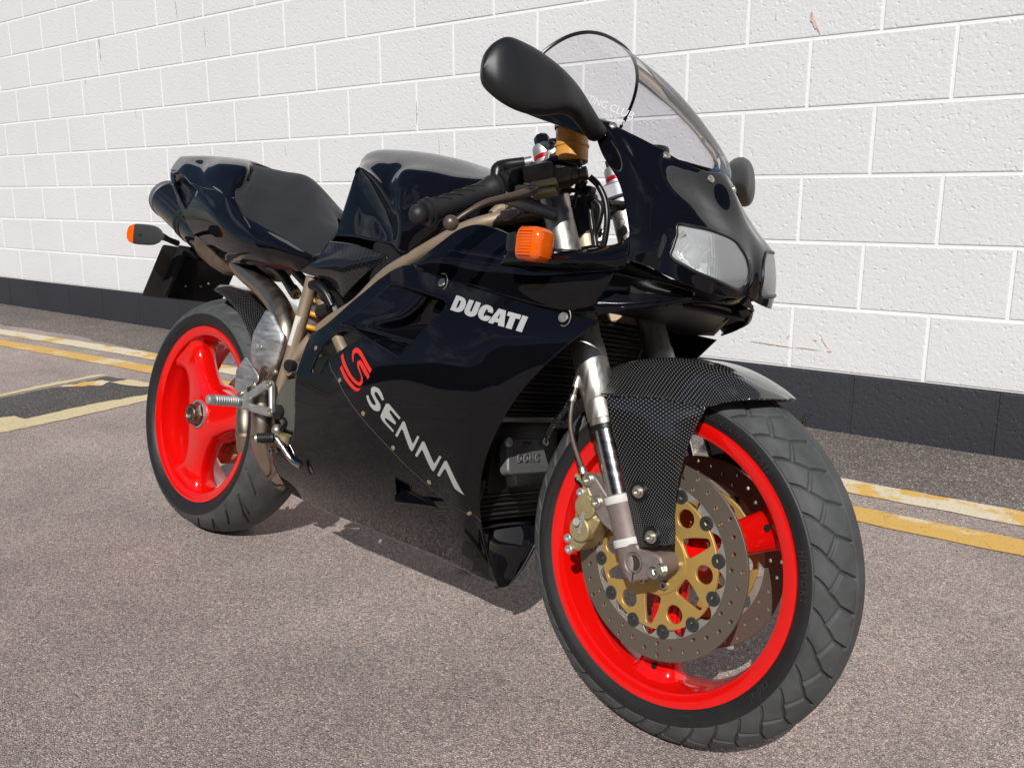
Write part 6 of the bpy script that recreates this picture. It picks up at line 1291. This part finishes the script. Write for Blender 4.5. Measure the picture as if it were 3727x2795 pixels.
# cam cover with raised lettering, facing forward
hu = np.array([0, 1, 0]); hn = np.array([.94, 0, .34]); hv = np.cross(hn, hu)
def cov(u, v, w=0): return tuple(V3((1.085, -.055, .410)) + hu * u + hv * v + hn * w)
M_COVER = mat('cam_cover', (.16, .165, .16), .5, .2, noise=(300, .7, .1))
plate('cam_cover', [rounded([(-.060, -.030), (-.053, .014), (-.040, .030), (.040, .030), (.050, .014), (.060, -.030), (.048, -.036), (-.048, -.036)], .007)], .022, M_COVER, en, cov(0, 0), tuple(hu), tuple(hv), bevel=.003)
box('cam_cover_foot', cov(0, -.046, .004), (.096, .020, .026), M_ENGINE, en, bevel=.004, axes=(tuple(hu), tuple(hv)))
for s_, dv, sz in (('4V', .008, .020), ('DOHC', -.014, .020)):
    me = text_mesh(s_, sz, .25, 1.1, .0012); w_ = max(v.co.x for v in me.vertices); me.transform(Matrix.Translation((-w_ / 2, 0, 0))); me.transform(frame_mat(cov(0, dv, .0112), tuple(hu), tuple(hv)))
    o = link('raised_lettering', me, M_COVER, en, smooth=False); md = o.modifiers.new('s', 'SOLIDIFY'); md.thickness = .003; md.offset = 0
for u in (-.050, .052): bolt('cover_bolt', cov(u, .022, .010), tuple(hn), .0085, .006, M_ALU, en)
# radiator and oil cooler, fins built one by one
ra = empty('radiator', bike)
def core(parent, c, w, h, n, tilt, name='fin', y0=0, t=.012):
    up = np.array([math.sin(tilt) * -1, 0, math.cos(tilt)]); fw = np.array([math.cos(tilt), 0, math.sin(tilt)])
    box('core', tuple(c), (t, w, h), M_DARK, parent, bevel=.002, axes=(tuple(fw), (0, 1, 0)))
    for k in range(n):
        z = -h / 2 + h * (k + .5) / n
        box(name, tuple(V3(c) + up * z + fw * (t / 2 + .0015)), (.006, w * .97, .0028), M_RAD if k % 2 else M_ENGINE, parent, bevel=.0008, axes=(tuple(fw), (0, 1, 0)))
    for s_ in (1, -1):
        box('end_tank', tuple(V3(c) + V3((0, s_ * (w / 2 + .009), 0))), (t * 1.9, .022, h * 1.02), M_PLASTIC, parent, bevel=.005, axes=(tuple(fw), (0, 1, 0)))
core(ra, (1.135, 0, .580), .325, .20, 22, -.40)
box('radiator_lip', (1.095, 0, .478), (.014, .34, .010), M_ALU_DARK, ra, bevel=.003)
oc = empty('oil_cooler', bike)
core(oc, (1.030, -.005, .318), .195, .085, 9, -.15)
# ================================================================ rear end
re_ = empty('exhaust', bike)
tube('header_pipe', [(0.1232,-0.0850,0.7078), (0.1648,-0.0880,0.6892), (0.2489,-0.0920,0.6584), (0.3163,-0.1000,0.6297), (0.3703,-0.1100,0.5992), (0.4040,-0.1180,0.5682), (0.4077,-0.1250,0.5224), (0.3772,-0.1300,0.4600), (0.3603,-0.1300,0.4226), (0.3648,-0.1300,0.3806), (0.3702,-0.1300,0.3469), (0.3691,-0.1250,0.3139), (0.3521,-0.1050,0.2813), (0.3374,-0.0750,0.2461), (0.3302,-0.0450,0.2215), (0.3305,-0.0300,0.2129)], .0265, M_EXH, re_, n=90, seg=28)
tube('header_pipe', [(0.2063,-0.0700,0.4231), (0.2049,-0.0700,0.3940), (0.2086,-0.0700,0.3487), (0.2182,-0.0700,0.2925), (0.2074,-0.0550,0.2550), (0.2069,-0.0300,0.2186), (0.2333,-0.0100,0.1917), (0.2459,0.0100,0.1787)], .0265, M_EXH, re_, n=60, seg=28)
for q, q2 in (((0.3755,-0.1300,0.3209), (0.3768,-0.1300,0.3144)), ((0.2176,-0.0700,0.2955), (0.2190,-0.0700,0.2885))): tube('pipe_band', [q, q2], .0280, M_EXH_DARK, re_, seg=28)
tube('band_clip', [(0.3193,-0.0750,0.2063), (0.3439,-0.0800,0.2087), (0.3813,-0.0900,0.2338), (0.3970,-0.0950,0.2431)], .004, M_EXH_DARK, re_, n=30, seg=8)
tube('flange', [(0.3189,-0.0400,0.1884), (0.3473,-0.0400,0.1855)], .006, M_EXH_DARK, re_, seg=14)
for sg in (-1, 1):
    a, b_ = V3((-0.3371,-0.0550,0.8757)), V3((0.0170,-0.0620,0.7340)); a[1] *= -sg; b_[1] *= -sg
    d_ = (b_ - a) / np.linalg.norm(b_ - a); ln = np.linalg.norm(b_ - a)
    mu = lathe('muffler', [(.048, .012), (.0520, .014), (.0520, ln * .52), (.0520, ln * .80)], M_CARBON_T, re_, tuple(a), tuple(d_), seg=40, caps=False)
    lathe('muffler_cap', [(.0460, .004), (.0510, .000), (.0540, .004), (.0540, .020), (.0515, .022)], M_ALU_DARK, mu, tuple(a), tuple(d_), seg=40, caps=False)
    lathe('muffler_end', [(.001, .03), (.030, .03), (.030, .002), (.036, .002), (.040, .006), (.048, .006)], M_EXH_DARK, mu, tuple(a), tuple(d_), seg=32, caps=False)
    for f_ in (.44, .50): lathe('muffler_strap', [(.0522, ln * f_), (.0545, ln * f_ + .002), (.0545, ln * f_ + .012), (.0522, ln * f_ + .014)], M_PLASTIC, mu, tuple(a), tuple(d_), seg=40, caps=False)
    lathe('muffler_cone', [(.0525, ln * .80), (.0545, ln * .83), (.0530, ln * .96), (.0460, ln * 1.10), (.0300, ln * 1.20), (.026, ln * 1.22)], M_EXH_DARK, mu, tuple(a), tuple(d_), seg=40)
# heat shield and heel plates
def bulged(name, loop, y, bul, m, parent, t=.002):
    lp = xz(loop); lp = rounded(lp, .008, 4); c = np.mean(lp, 0); rows = []
    for k in (1, .86, .65, .4, .15, .01): rows.append([(c[0] + (a - c[0]) * k, y - bul * (1 - k ** 3), c[1] + (b_ - c[1]) * k) for a, b_ in lp])
    o = link(name, grid_mesh(name, np.array(rows), closed_v=True), m, parent, sharp=60); modify(o, t, 1); return o
sh = bulged('heat_shield', [(0.3580,-0.1500,0.6053), (0.3852,-0.1500,0.5998), (0.4387,-0.1520,0.5565), (0.4400,-0.1540,0.5403), (0.4227,-0.1560,0.4832), (0.3905,-0.1580,0.4617), (0.3771,-0.1580,0.4628), (0.3307,-0.1580,0.4715), (0.3151,-0.1560,0.5097), (0.3185,-0.1540,0.5482)], -.146, .012, M_SHIELD, bike)
q = (0.3555,-0.1600,0.5195); lathe('shield_bolt', [(.0135, -.006), (.012, .001), (.0065, .001), (.0065, .004), (.003, .005)], M_ALU, sh, (q[0], -.1575, q[2]), (.1, -1, 0), seg=20)
hp = plate_xz('heel_plate', [(0.3411,-0.1750,0.4947), (0.4017,-0.1750,0.4579), (0.4016,-0.1750,0.4439), (0.3854,-0.1750,0.4376), (0.3582,-0.1750,0.4255), (0.3547,-0.1750,0.4133), (0.3372,-0.1750,0.4032), (0.3110,-0.1750,0.4187), (0.3093,-0.1750,0.4606)], -.175, .003, M_SHIELD, bike, r=.006, bevel=.0008)
for q in ((0.3443,-0.1780,0.4104), (0.3917,-0.1780,0.4371)): bolt('heel_bolt', (q[0], -.1765, q[2]), (0, -1, 0), .006, .004, M_BOLT, hp)
# footrest hanger
TRI = [(0.4272,-0.1720,0.4521), (0.4469,-0.1720,0.4548), (0.4544,-0.1720,0.4476), (0.4681,-0.1720,0.3838), (0.4606,-0.1720,0.3767), (0.4458,-0.1720,0.3756), (0.3680,-0.1720,0.3760), (0.3432,-0.1720,0.3802), (0.3352,-0.1720,0.3889), (0.3420,-0.1720,0.3947), (0.3535,-0.1720,0.4003), (0.3620,-0.1720,0.4138)]
TRH = [(0.3786,-0.1720,0.4035), (0.4357,-0.1720,0.4339), (0.4463,-0.1720,0.4321), (0.4556,-0.1720,0.3955), (0.3816,-0.1720,0.3923)]
hg = plate_xz('footrest_hanger', TRI, -.172, .013, M_ALU, bike, holes=[rounded(xz(TRH), .006, 4)], r=.010, bevel=.003)
for q in ((0.4471,-0.1800,0.4459), (0.4645,-0.1800,0.3864)): bolt('hanger_bolt', (q[0], -.1785, q[2]), (0, -1, 0), .0078, .003, M_BOLT, hg, washer=.0095)
q = (0.3733,-0.1820,0.3923); box('peg_mount', (q[0], -.186, q[2]), (.026, .028, .026), M_ALU, hg, bevel=.005)
bolt('peg_pin', (q[0] + .001, -.199, q[2]), (.3, -1, 0), .0055, .003, M_BOBBIN, hg)
PA, PB_ = V3((0.3785,-0.2020,0.3962)), V3((0.3823,-0.2780,0.3997)); pd_ = (PB_ - PA) / np.linalg.norm(PB_ - PA); pl_ = np.linalg.norm(PB_ - PA)
pr = [(.0085, 0)]
for k in range(10):
    z = .006 + k * (pl_ - .018) / 10; w = (pl_ - .018) / 10; pr += [(.0095, z), (.0118, z + w * .25), (.0118, z + w * .75), (.0095, z + w)]
pr += [(.0112, pl_ - .010), (.0118, pl_ - .004), (.0095, pl_ + .003), (.004, pl_ + .006)]
lathe('footpeg', pr, M_ALU, hg, tuple(PA), tuple(pd_), seg=20, sharp=30)
# brake pedal and rear master cylinder
bp_ = tube('brake_pedal', [(0.5172,-0.2000,0.3426), (0.5267,-0.1970,0.3403), (0.5429,-0.1900,0.3245), (0.5662,-0.1800,0.3007), (0.5929,-0.1750,0.2942)], [.0060, .0062, .0058, .0062, .0070], M_CHROME, bike, n=24, seg=14)
tube('pedal_rubber', [(0.4955,-0.2220,0.3356), (0.5209,-0.2000,0.3413)], .0098, M_GRIP, bp_, seg=16)
tube('pedal_tip', [(0.4921,-0.2250,0.3347), (0.4955,-0.2220,0.3356)], .0085, M_ALU, bp_, seg=16)
for k in range(7):
    c = V3((0.4977,-0.2190,0.3360)) * (1 - k / 7) + V3((0.5210,-0.2010,0.3413)) * (k / 7); d_, a_, b_ = basis(V3((0.5209,-0.2000,0.3413)) - V3((0.4955,-0.2220,0.3356)))
    tube('rubber_rib', [tuple(c + .0102 * (math.cos(t) * a_ + math.sin(t) * b_) + d_ * .004 * math.sin(t)) for t in np.linspace(0, 6.28, 14)], .0013, M_GRIP, bp_, seg=6)
rm = empty('rear_master_cylinder', bike)
tube('cylinder', [(0.4787,-0.1650,0.3515), (0.4803,-0.1650,0.3155)], .0105, M_CALIPER, rm, seg=18)
tube('cylinder', [(0.5051,-0.1600,0.3441), (0.5006,-0.1600,0.3152)], .0135, M_CALIPER, rm, seg=18)
ball('banjo', (0.4791,-0.1650,0.3496), .0125, M_BOLT, rm, 16); lathe('banjo_bolt', [(.009, 0), (.009, .010)], M_BOLT, rm, (0.4799,-0.1650,0.3525), (0, 0, 1), seg=6, sharp=20)
tube('brake_line', [(0.4900,-0.1650,0.3535), (0.4988,-0.1650,0.3610), (0.5020,-0.1630,0.3716), (0.4915,-0.1600,0.3778)], .004, M_CABLE, rm, n=12, seg=8)
bolt('cylinder_bolt', (0.4690,-0.1650,0.3021), (0, -1, 0), .0075, .006, M_BOLT, rm); bolt('cylinder_bolt', (0.4339,-0.1550,0.4725), (0, -1, 0), .0065, .006, M_BOLT, rm)
# rear shock
sp_ = empty('rear_shock', bike)
S0, S1 = V3((.415, -.03, .66)), V3((.330, -.03, .46)); sd, sa_, sb_ = basis(S1 - S0)
hel = [tuple(S0 + (S1 - S0) * t + .036 * (math.cos(2 * math.pi * 6.5 * t) * sa_ + math.sin(2 * math.pi * 6.5 * t) * sb_)) for t in np.linspace(0, 1, 200)]
tube('spring', hel, .0062, M_SPRING, sp_, seg=12)
tube('damper', [tuple(S0 - (S1 - S0) * .15), tuple(S1 + (S1 - S0) * .1)], .022, M_ALU_DARK, sp_, seg=24); tube('collar', [tuple(S0 - (S1 - S0) * .12), tuple(S0 - (S1 - S0) * .04)], .040, M_WHITE, sp_, seg=28)
# subframe, swingarm, rear caliper, hugger
sf = empty('subframe', bike)
for sg in (1, -1): tube('subframe_tube', [(.05, sg * .06, .762), (0.1635,0.0000,0.7036) if sg < 0 else (.163, .06, .704), (.255, sg * .01 if sg < 0 else .06, .657)], .0125, M_ALU, sf, n=12, seg=16)
tube('tube_end', [(.245, -.006, .662), (.268, -.010, .650)], .0145, M_ALU, sf, seg=16); bolt('clevis_bolt', (0.2896,-0.0200,0.6465), (.3, -1, 0), .0085, .010, M_GOLD, sf)
sw = empty('swingarm', bike)
me = bpy.data.meshes.new('arm'); bm = bmesh.new()
for nm, pts, r_ in (('a', [(.0, .115, .309), (.12, .118, .33), (.25, .115, .37), (.38, .10, .415), (.47, .09, .43)], [.060, .050, .046, .050, .055]), ('b', [(.47, .12, .43), (.47, -.12, .43)], .035), ('c', [(.02, .115, .35), (.16, .112, .44), (.32, .10, .47), (.45, .07, .45)], .024)):
    bm.from_mesh(capped('t', tube_arr(pts, r_, 24, 20)))
bm.to_mesh(me); bm.free(); remeshed('arm', me, M_CAST, sw, .006, 6)
lathe('axle_hub', [(.055, .06), (.06, .065), (.06, .13), (.05, .14), (.001, .14)], M_CAST, sw, (0, 0, ZR), (0, 1, 0), seg=40)
rc = plate_xz('rear_caliper', [(-0.0870,0.0450,0.2257), (-0.0172,0.0450,0.2395), (0.0138,0.0450,0.2303), (0.0186,0.0450,0.1970), (-0.0204,0.0450,0.1732), (-0.0563,0.0450,0.1613), (-0.0721,0.0450,0.1746), (-0.0874,0.0450,0.1857), (-0.0980,0.0450,0.2048)], .060, .060, M_CALIPER, bike, r=.008, bevel=.006)
lathe('piston_housing', [(.026, 0), (.024, .012), (.012, .014), (.0001, .014)], M_CALIPER, rc, ((-0.0344,0.0300,0.2192)[0], .032, (-0.0344,0.0300,0.2192)[2]), (0, -1, 0), seg=6, sharp=20)
tube('caliper_arm', [(-0.0042,0.0500,0.2177), (0.0342,0.0500,0.2318), (.12, .06, .26)], .010, M_CALIPER, rc, seg=12)
hrows = []
for f_ in np.linspace(0, 1, 16):
    row = []
    for y in np.linspace(-.106, .106, 9):
        a0, a1 = 20, 103 - 210 * abs(y); a = rad(a0 + (a1 - a0) * f_); r_ = .343 - .25 * max(0, abs(y) - .055)
        row.append((r_ * math.cos(a), y, ZR + r_ * math.sin(a)))
    hrows.append(row)
hu_ = sheet('rear_hugger', hrows, M_CARBON_F, bike, 50, 30, .0025, 0)
# number plate carrier
npz = empty('number_plate', bike)
C00, C10, C11, C01 = V3((-.311, -.112, .593)), V3((-.317, .112, .595)), V3((-.231, .112, .739)), V3((-.223, -.112, .739))
pu = (C10 - C00) / np.linalg.norm(C10 - C00); pv = (C01 - C00); pv /= np.linalg.norm(pv)
pw, ph = np.linalg.norm(C10 - C00), np.linalg.norm(C01 - C00)
M_PLATE = mat('plate_back', (.085, .077, .070), .42, 0)
plate('plate_back', [rounded([(0, 0), (pw, 0), (pw, ph), (0, ph)], .008)], .003, M_PLATE, npz, tuple(C00), tuple(pu), tuple(pv))
bn = np.cross(pu, pv); bn *= np.sign(bn[0])
box('carrier_box', tuple(C00 + pu * pw * .58 + pv * ph * .62 + bn * .022), (pw * .80, ph * .88, .036), M_DARK, npz, bevel=.004, axes=(tuple(pu), tuple(pv)))
M_GLOSSB = mat('gloss_black_plastic', (.004, .004, .0045), .12, 0)
plate('splash_guard', [rounded([(0, 0), (.165, 0), (.165, .135), (0, .135)], .006)], .003, M_GLOSSB, npz, tuple(C00 + pu * .045 + pv * .030 + bn * .043), tuple(pu), tuple(pv))
for u_, v_ in ((.085, .075), (.130, .080), (.150, .092)): lathe('carrier_screw', [(.0035, 0), (.003, .0015), (.001, .002)], M_BOLT, npz, tuple(C00 + pu * u_ + pv * v_ + bn * .0445), tuple(bn), seg=10)
for sg in (-1, 1):
    ri = empty('indicator', bike)
    a, b_ = V3((-0.1970,-0.2050,0.7529)), V3((-0.1489,-0.1600,0.7563)); a[1] *= -sg; b_[1] *= -sg
    c = (a + b_) / 2
    rows = []; n = 22
    for f_, k in ((0, .86), (.04, .97), (.15, 1.0), (.45, 1.0), (.70, .94), (.88, .72), (.97, .45), (1, .2)):
        q = a + (b_ - a) * f_ + V3((.012 * f_, 0, 0)); rows.append([tuple(q + .0225 * k * V3((.45 * math.cos(2 * math.pi * j / n), -sg * .75 * math.cos(2 * math.pi * j / n) * .5, 0)) + .0270 * k * V3((0, 0, math.sin(2 * math.pi * j / n)))) for j in range(n)])
    link('indicator_body', capped('indicator_body', grid(rows, 24, None)), M_PLASTIC, ri, sharp=60)
    lrow = [[tuple(V3(rows[0][j]) * k2 + (a) * (1 - k2) + (a - b_) * d2) for j in range(n)] for k2, d2 in ((1.06, .0), (1.08, .04), (.95, .13), (.6, .17))]
    link('indicator_lens', capped('indicator_lens', np.array(lrow)), M_ORANGE, ri, sharp=40)
    e_ = V3((-0.1652,-0.1000,0.7458)); e_[1] *= -sg
    tube('indicator_stalk', [tuple(b_ + V3((.01, 0, 0))), tuple((b_ + e_) / 2), tuple(e_)], [.0095, .0075, .0085], M_CABLE, ri, n=10, seg=12)
    q = V3((-0.1609,-0.1120,0.7474)); q[1] *= -sg
    bolt('stalk_screw', tuple(q + V3((0, sg * .006, 0))), (.45, sg, 0), .006, .004, M_BOLT, ri)
    q = V3((-0.1429,-0.2140,0.7490)); q[1] *= -sg
    lathe('screw_hole', [(.0045, 0), (.0045, .0012), (.0001, .0013)], M_DARK, ri, tuple(q), (.5, sg, 0), seg=12)
# id sticker on the seat tube, harness plugs
lab = []
for t in np.linspace(0, 1, 12):
    c = V3((0.4806,-0.1460,0.6020)) * (1 - t) + V3((0.4682,-0.1500,0.5356)) * t; d_, a_, b_ = basis(V3(TA[2]) - V3(TA[1]))
    cc = np.array([np.interp(c[2], [TA[3][2], TA[1][2]], [TA[3][k], TA[1][k]]) for k in range(3)])
    vw = V3((.75, -.65, .0)); s_ = np.cross(d_, vw); s_ /= np.linalg.norm(s_); vw = np.cross(s_, d_)
    lab.append([tuple(cc + .01445 * (math.sin(q) * s_ + math.cos(q) * vw)) for q in np.linspace(-.1, 1.1, 6)])
link('id_sticker', grid_mesh('id_sticker', np.array(lab)), M_WHITE, fr)
tube('harness_plug', [(0.5121,-0.1450,0.6720), (0.5347,-0.1420,0.6712), (0.5582,-0.1380,0.6573), (0.5805,-0.1350,0.6329)], [.010, .0125, .011, .007], M_CABLE, bike, n=20, seg=12)
tube('cable_tie', [(0.5217,-0.1180,0.6165), (0.5644,-0.1220,0.6277)], .0165, M_CABLE, bike, seg=12)
tube('cable', [(0.5698,-0.1280,0.6408), (0.5911,-0.1280,0.6187), (0.6014,-0.1280,0.6091)], .006, M_ALU_DARK, bike, n=8, seg=8)
# side stand, on the far side
st = tube('side_stand', [(.62, .13, .20), (.70, .24, .09), (.715, .285, -.035)], [.012, .011, .010], M_PLASTIC, bike, n=12, seg=14)
# club sticker on the inside of the screen, behind the mirror
def screen_text(s, size, u0, u1, m, shear=.2, bold=0):
    """lettering wrapped on the glass; u0/u1: lower left corner and end of the base line as (y, z) near the left wall of the bubble"""
    me = text_mesh(s, size, shear, 1.05, bold); w = max(v.co.x for v in me.vertices)
    for v in me.vertices:
        t = v.co.x / w; b_ = V3(u0) * (1 - t) + V3(u1) * t; up = np.array([.0, -.25, 1.0]); q = b_ + up * v.co.y
        h = B_SCR.ray_cast(Vector((q[0], 0, q[2])), Vector((0, 1, 0)))
        v.co = h[0] - Vector((0, .0008, 0)) if h[0] else Vector(q)
    me.update(); return link('screen_lettering', me, m, screen, smooth=False)

def right_screen_text(t_, q00, q10, h_, m, shear=.15, bold=0):
    me = text_mesh(t_, 1, shear, 1.0, bold); w = max(v.co.x for v in me.vertices); a, b_ = V3(q00), V3(q10); d_ = (b_ - a) / np.linalg.norm(b_ - a); up = np.cross([0, -1.0, 0], d_); up /= np.linalg.norm(up); up *= np.sign(up[2])
    for v in me.vertices:
        q = a + (b_ - a) * (v.co.x / w) + up * v.co.y * h_ + d_ * 0
        hit = B_SCR.ray_cast(Vector((q[0], -1, q[2])), Vector((0, 1, 0))); v.co = (hit[0] - Vector((0, .0008, 0))) if hit[0] else Vector(q)
    me.update(); return link('screen_lettering', me, m, screen, smooth=False)
right_screen_text('SPORTING CLUB', (1.1694,-0.1550,1.0220), (1.2825,-0.1550,0.9815), .0165, M_WDECAL, -.25)
right_screen_text('club.com', (1.2367,-0.1580,0.9838), (1.2729,-0.1580,0.9716), .0150, M_WDECAL, -.25, .02)
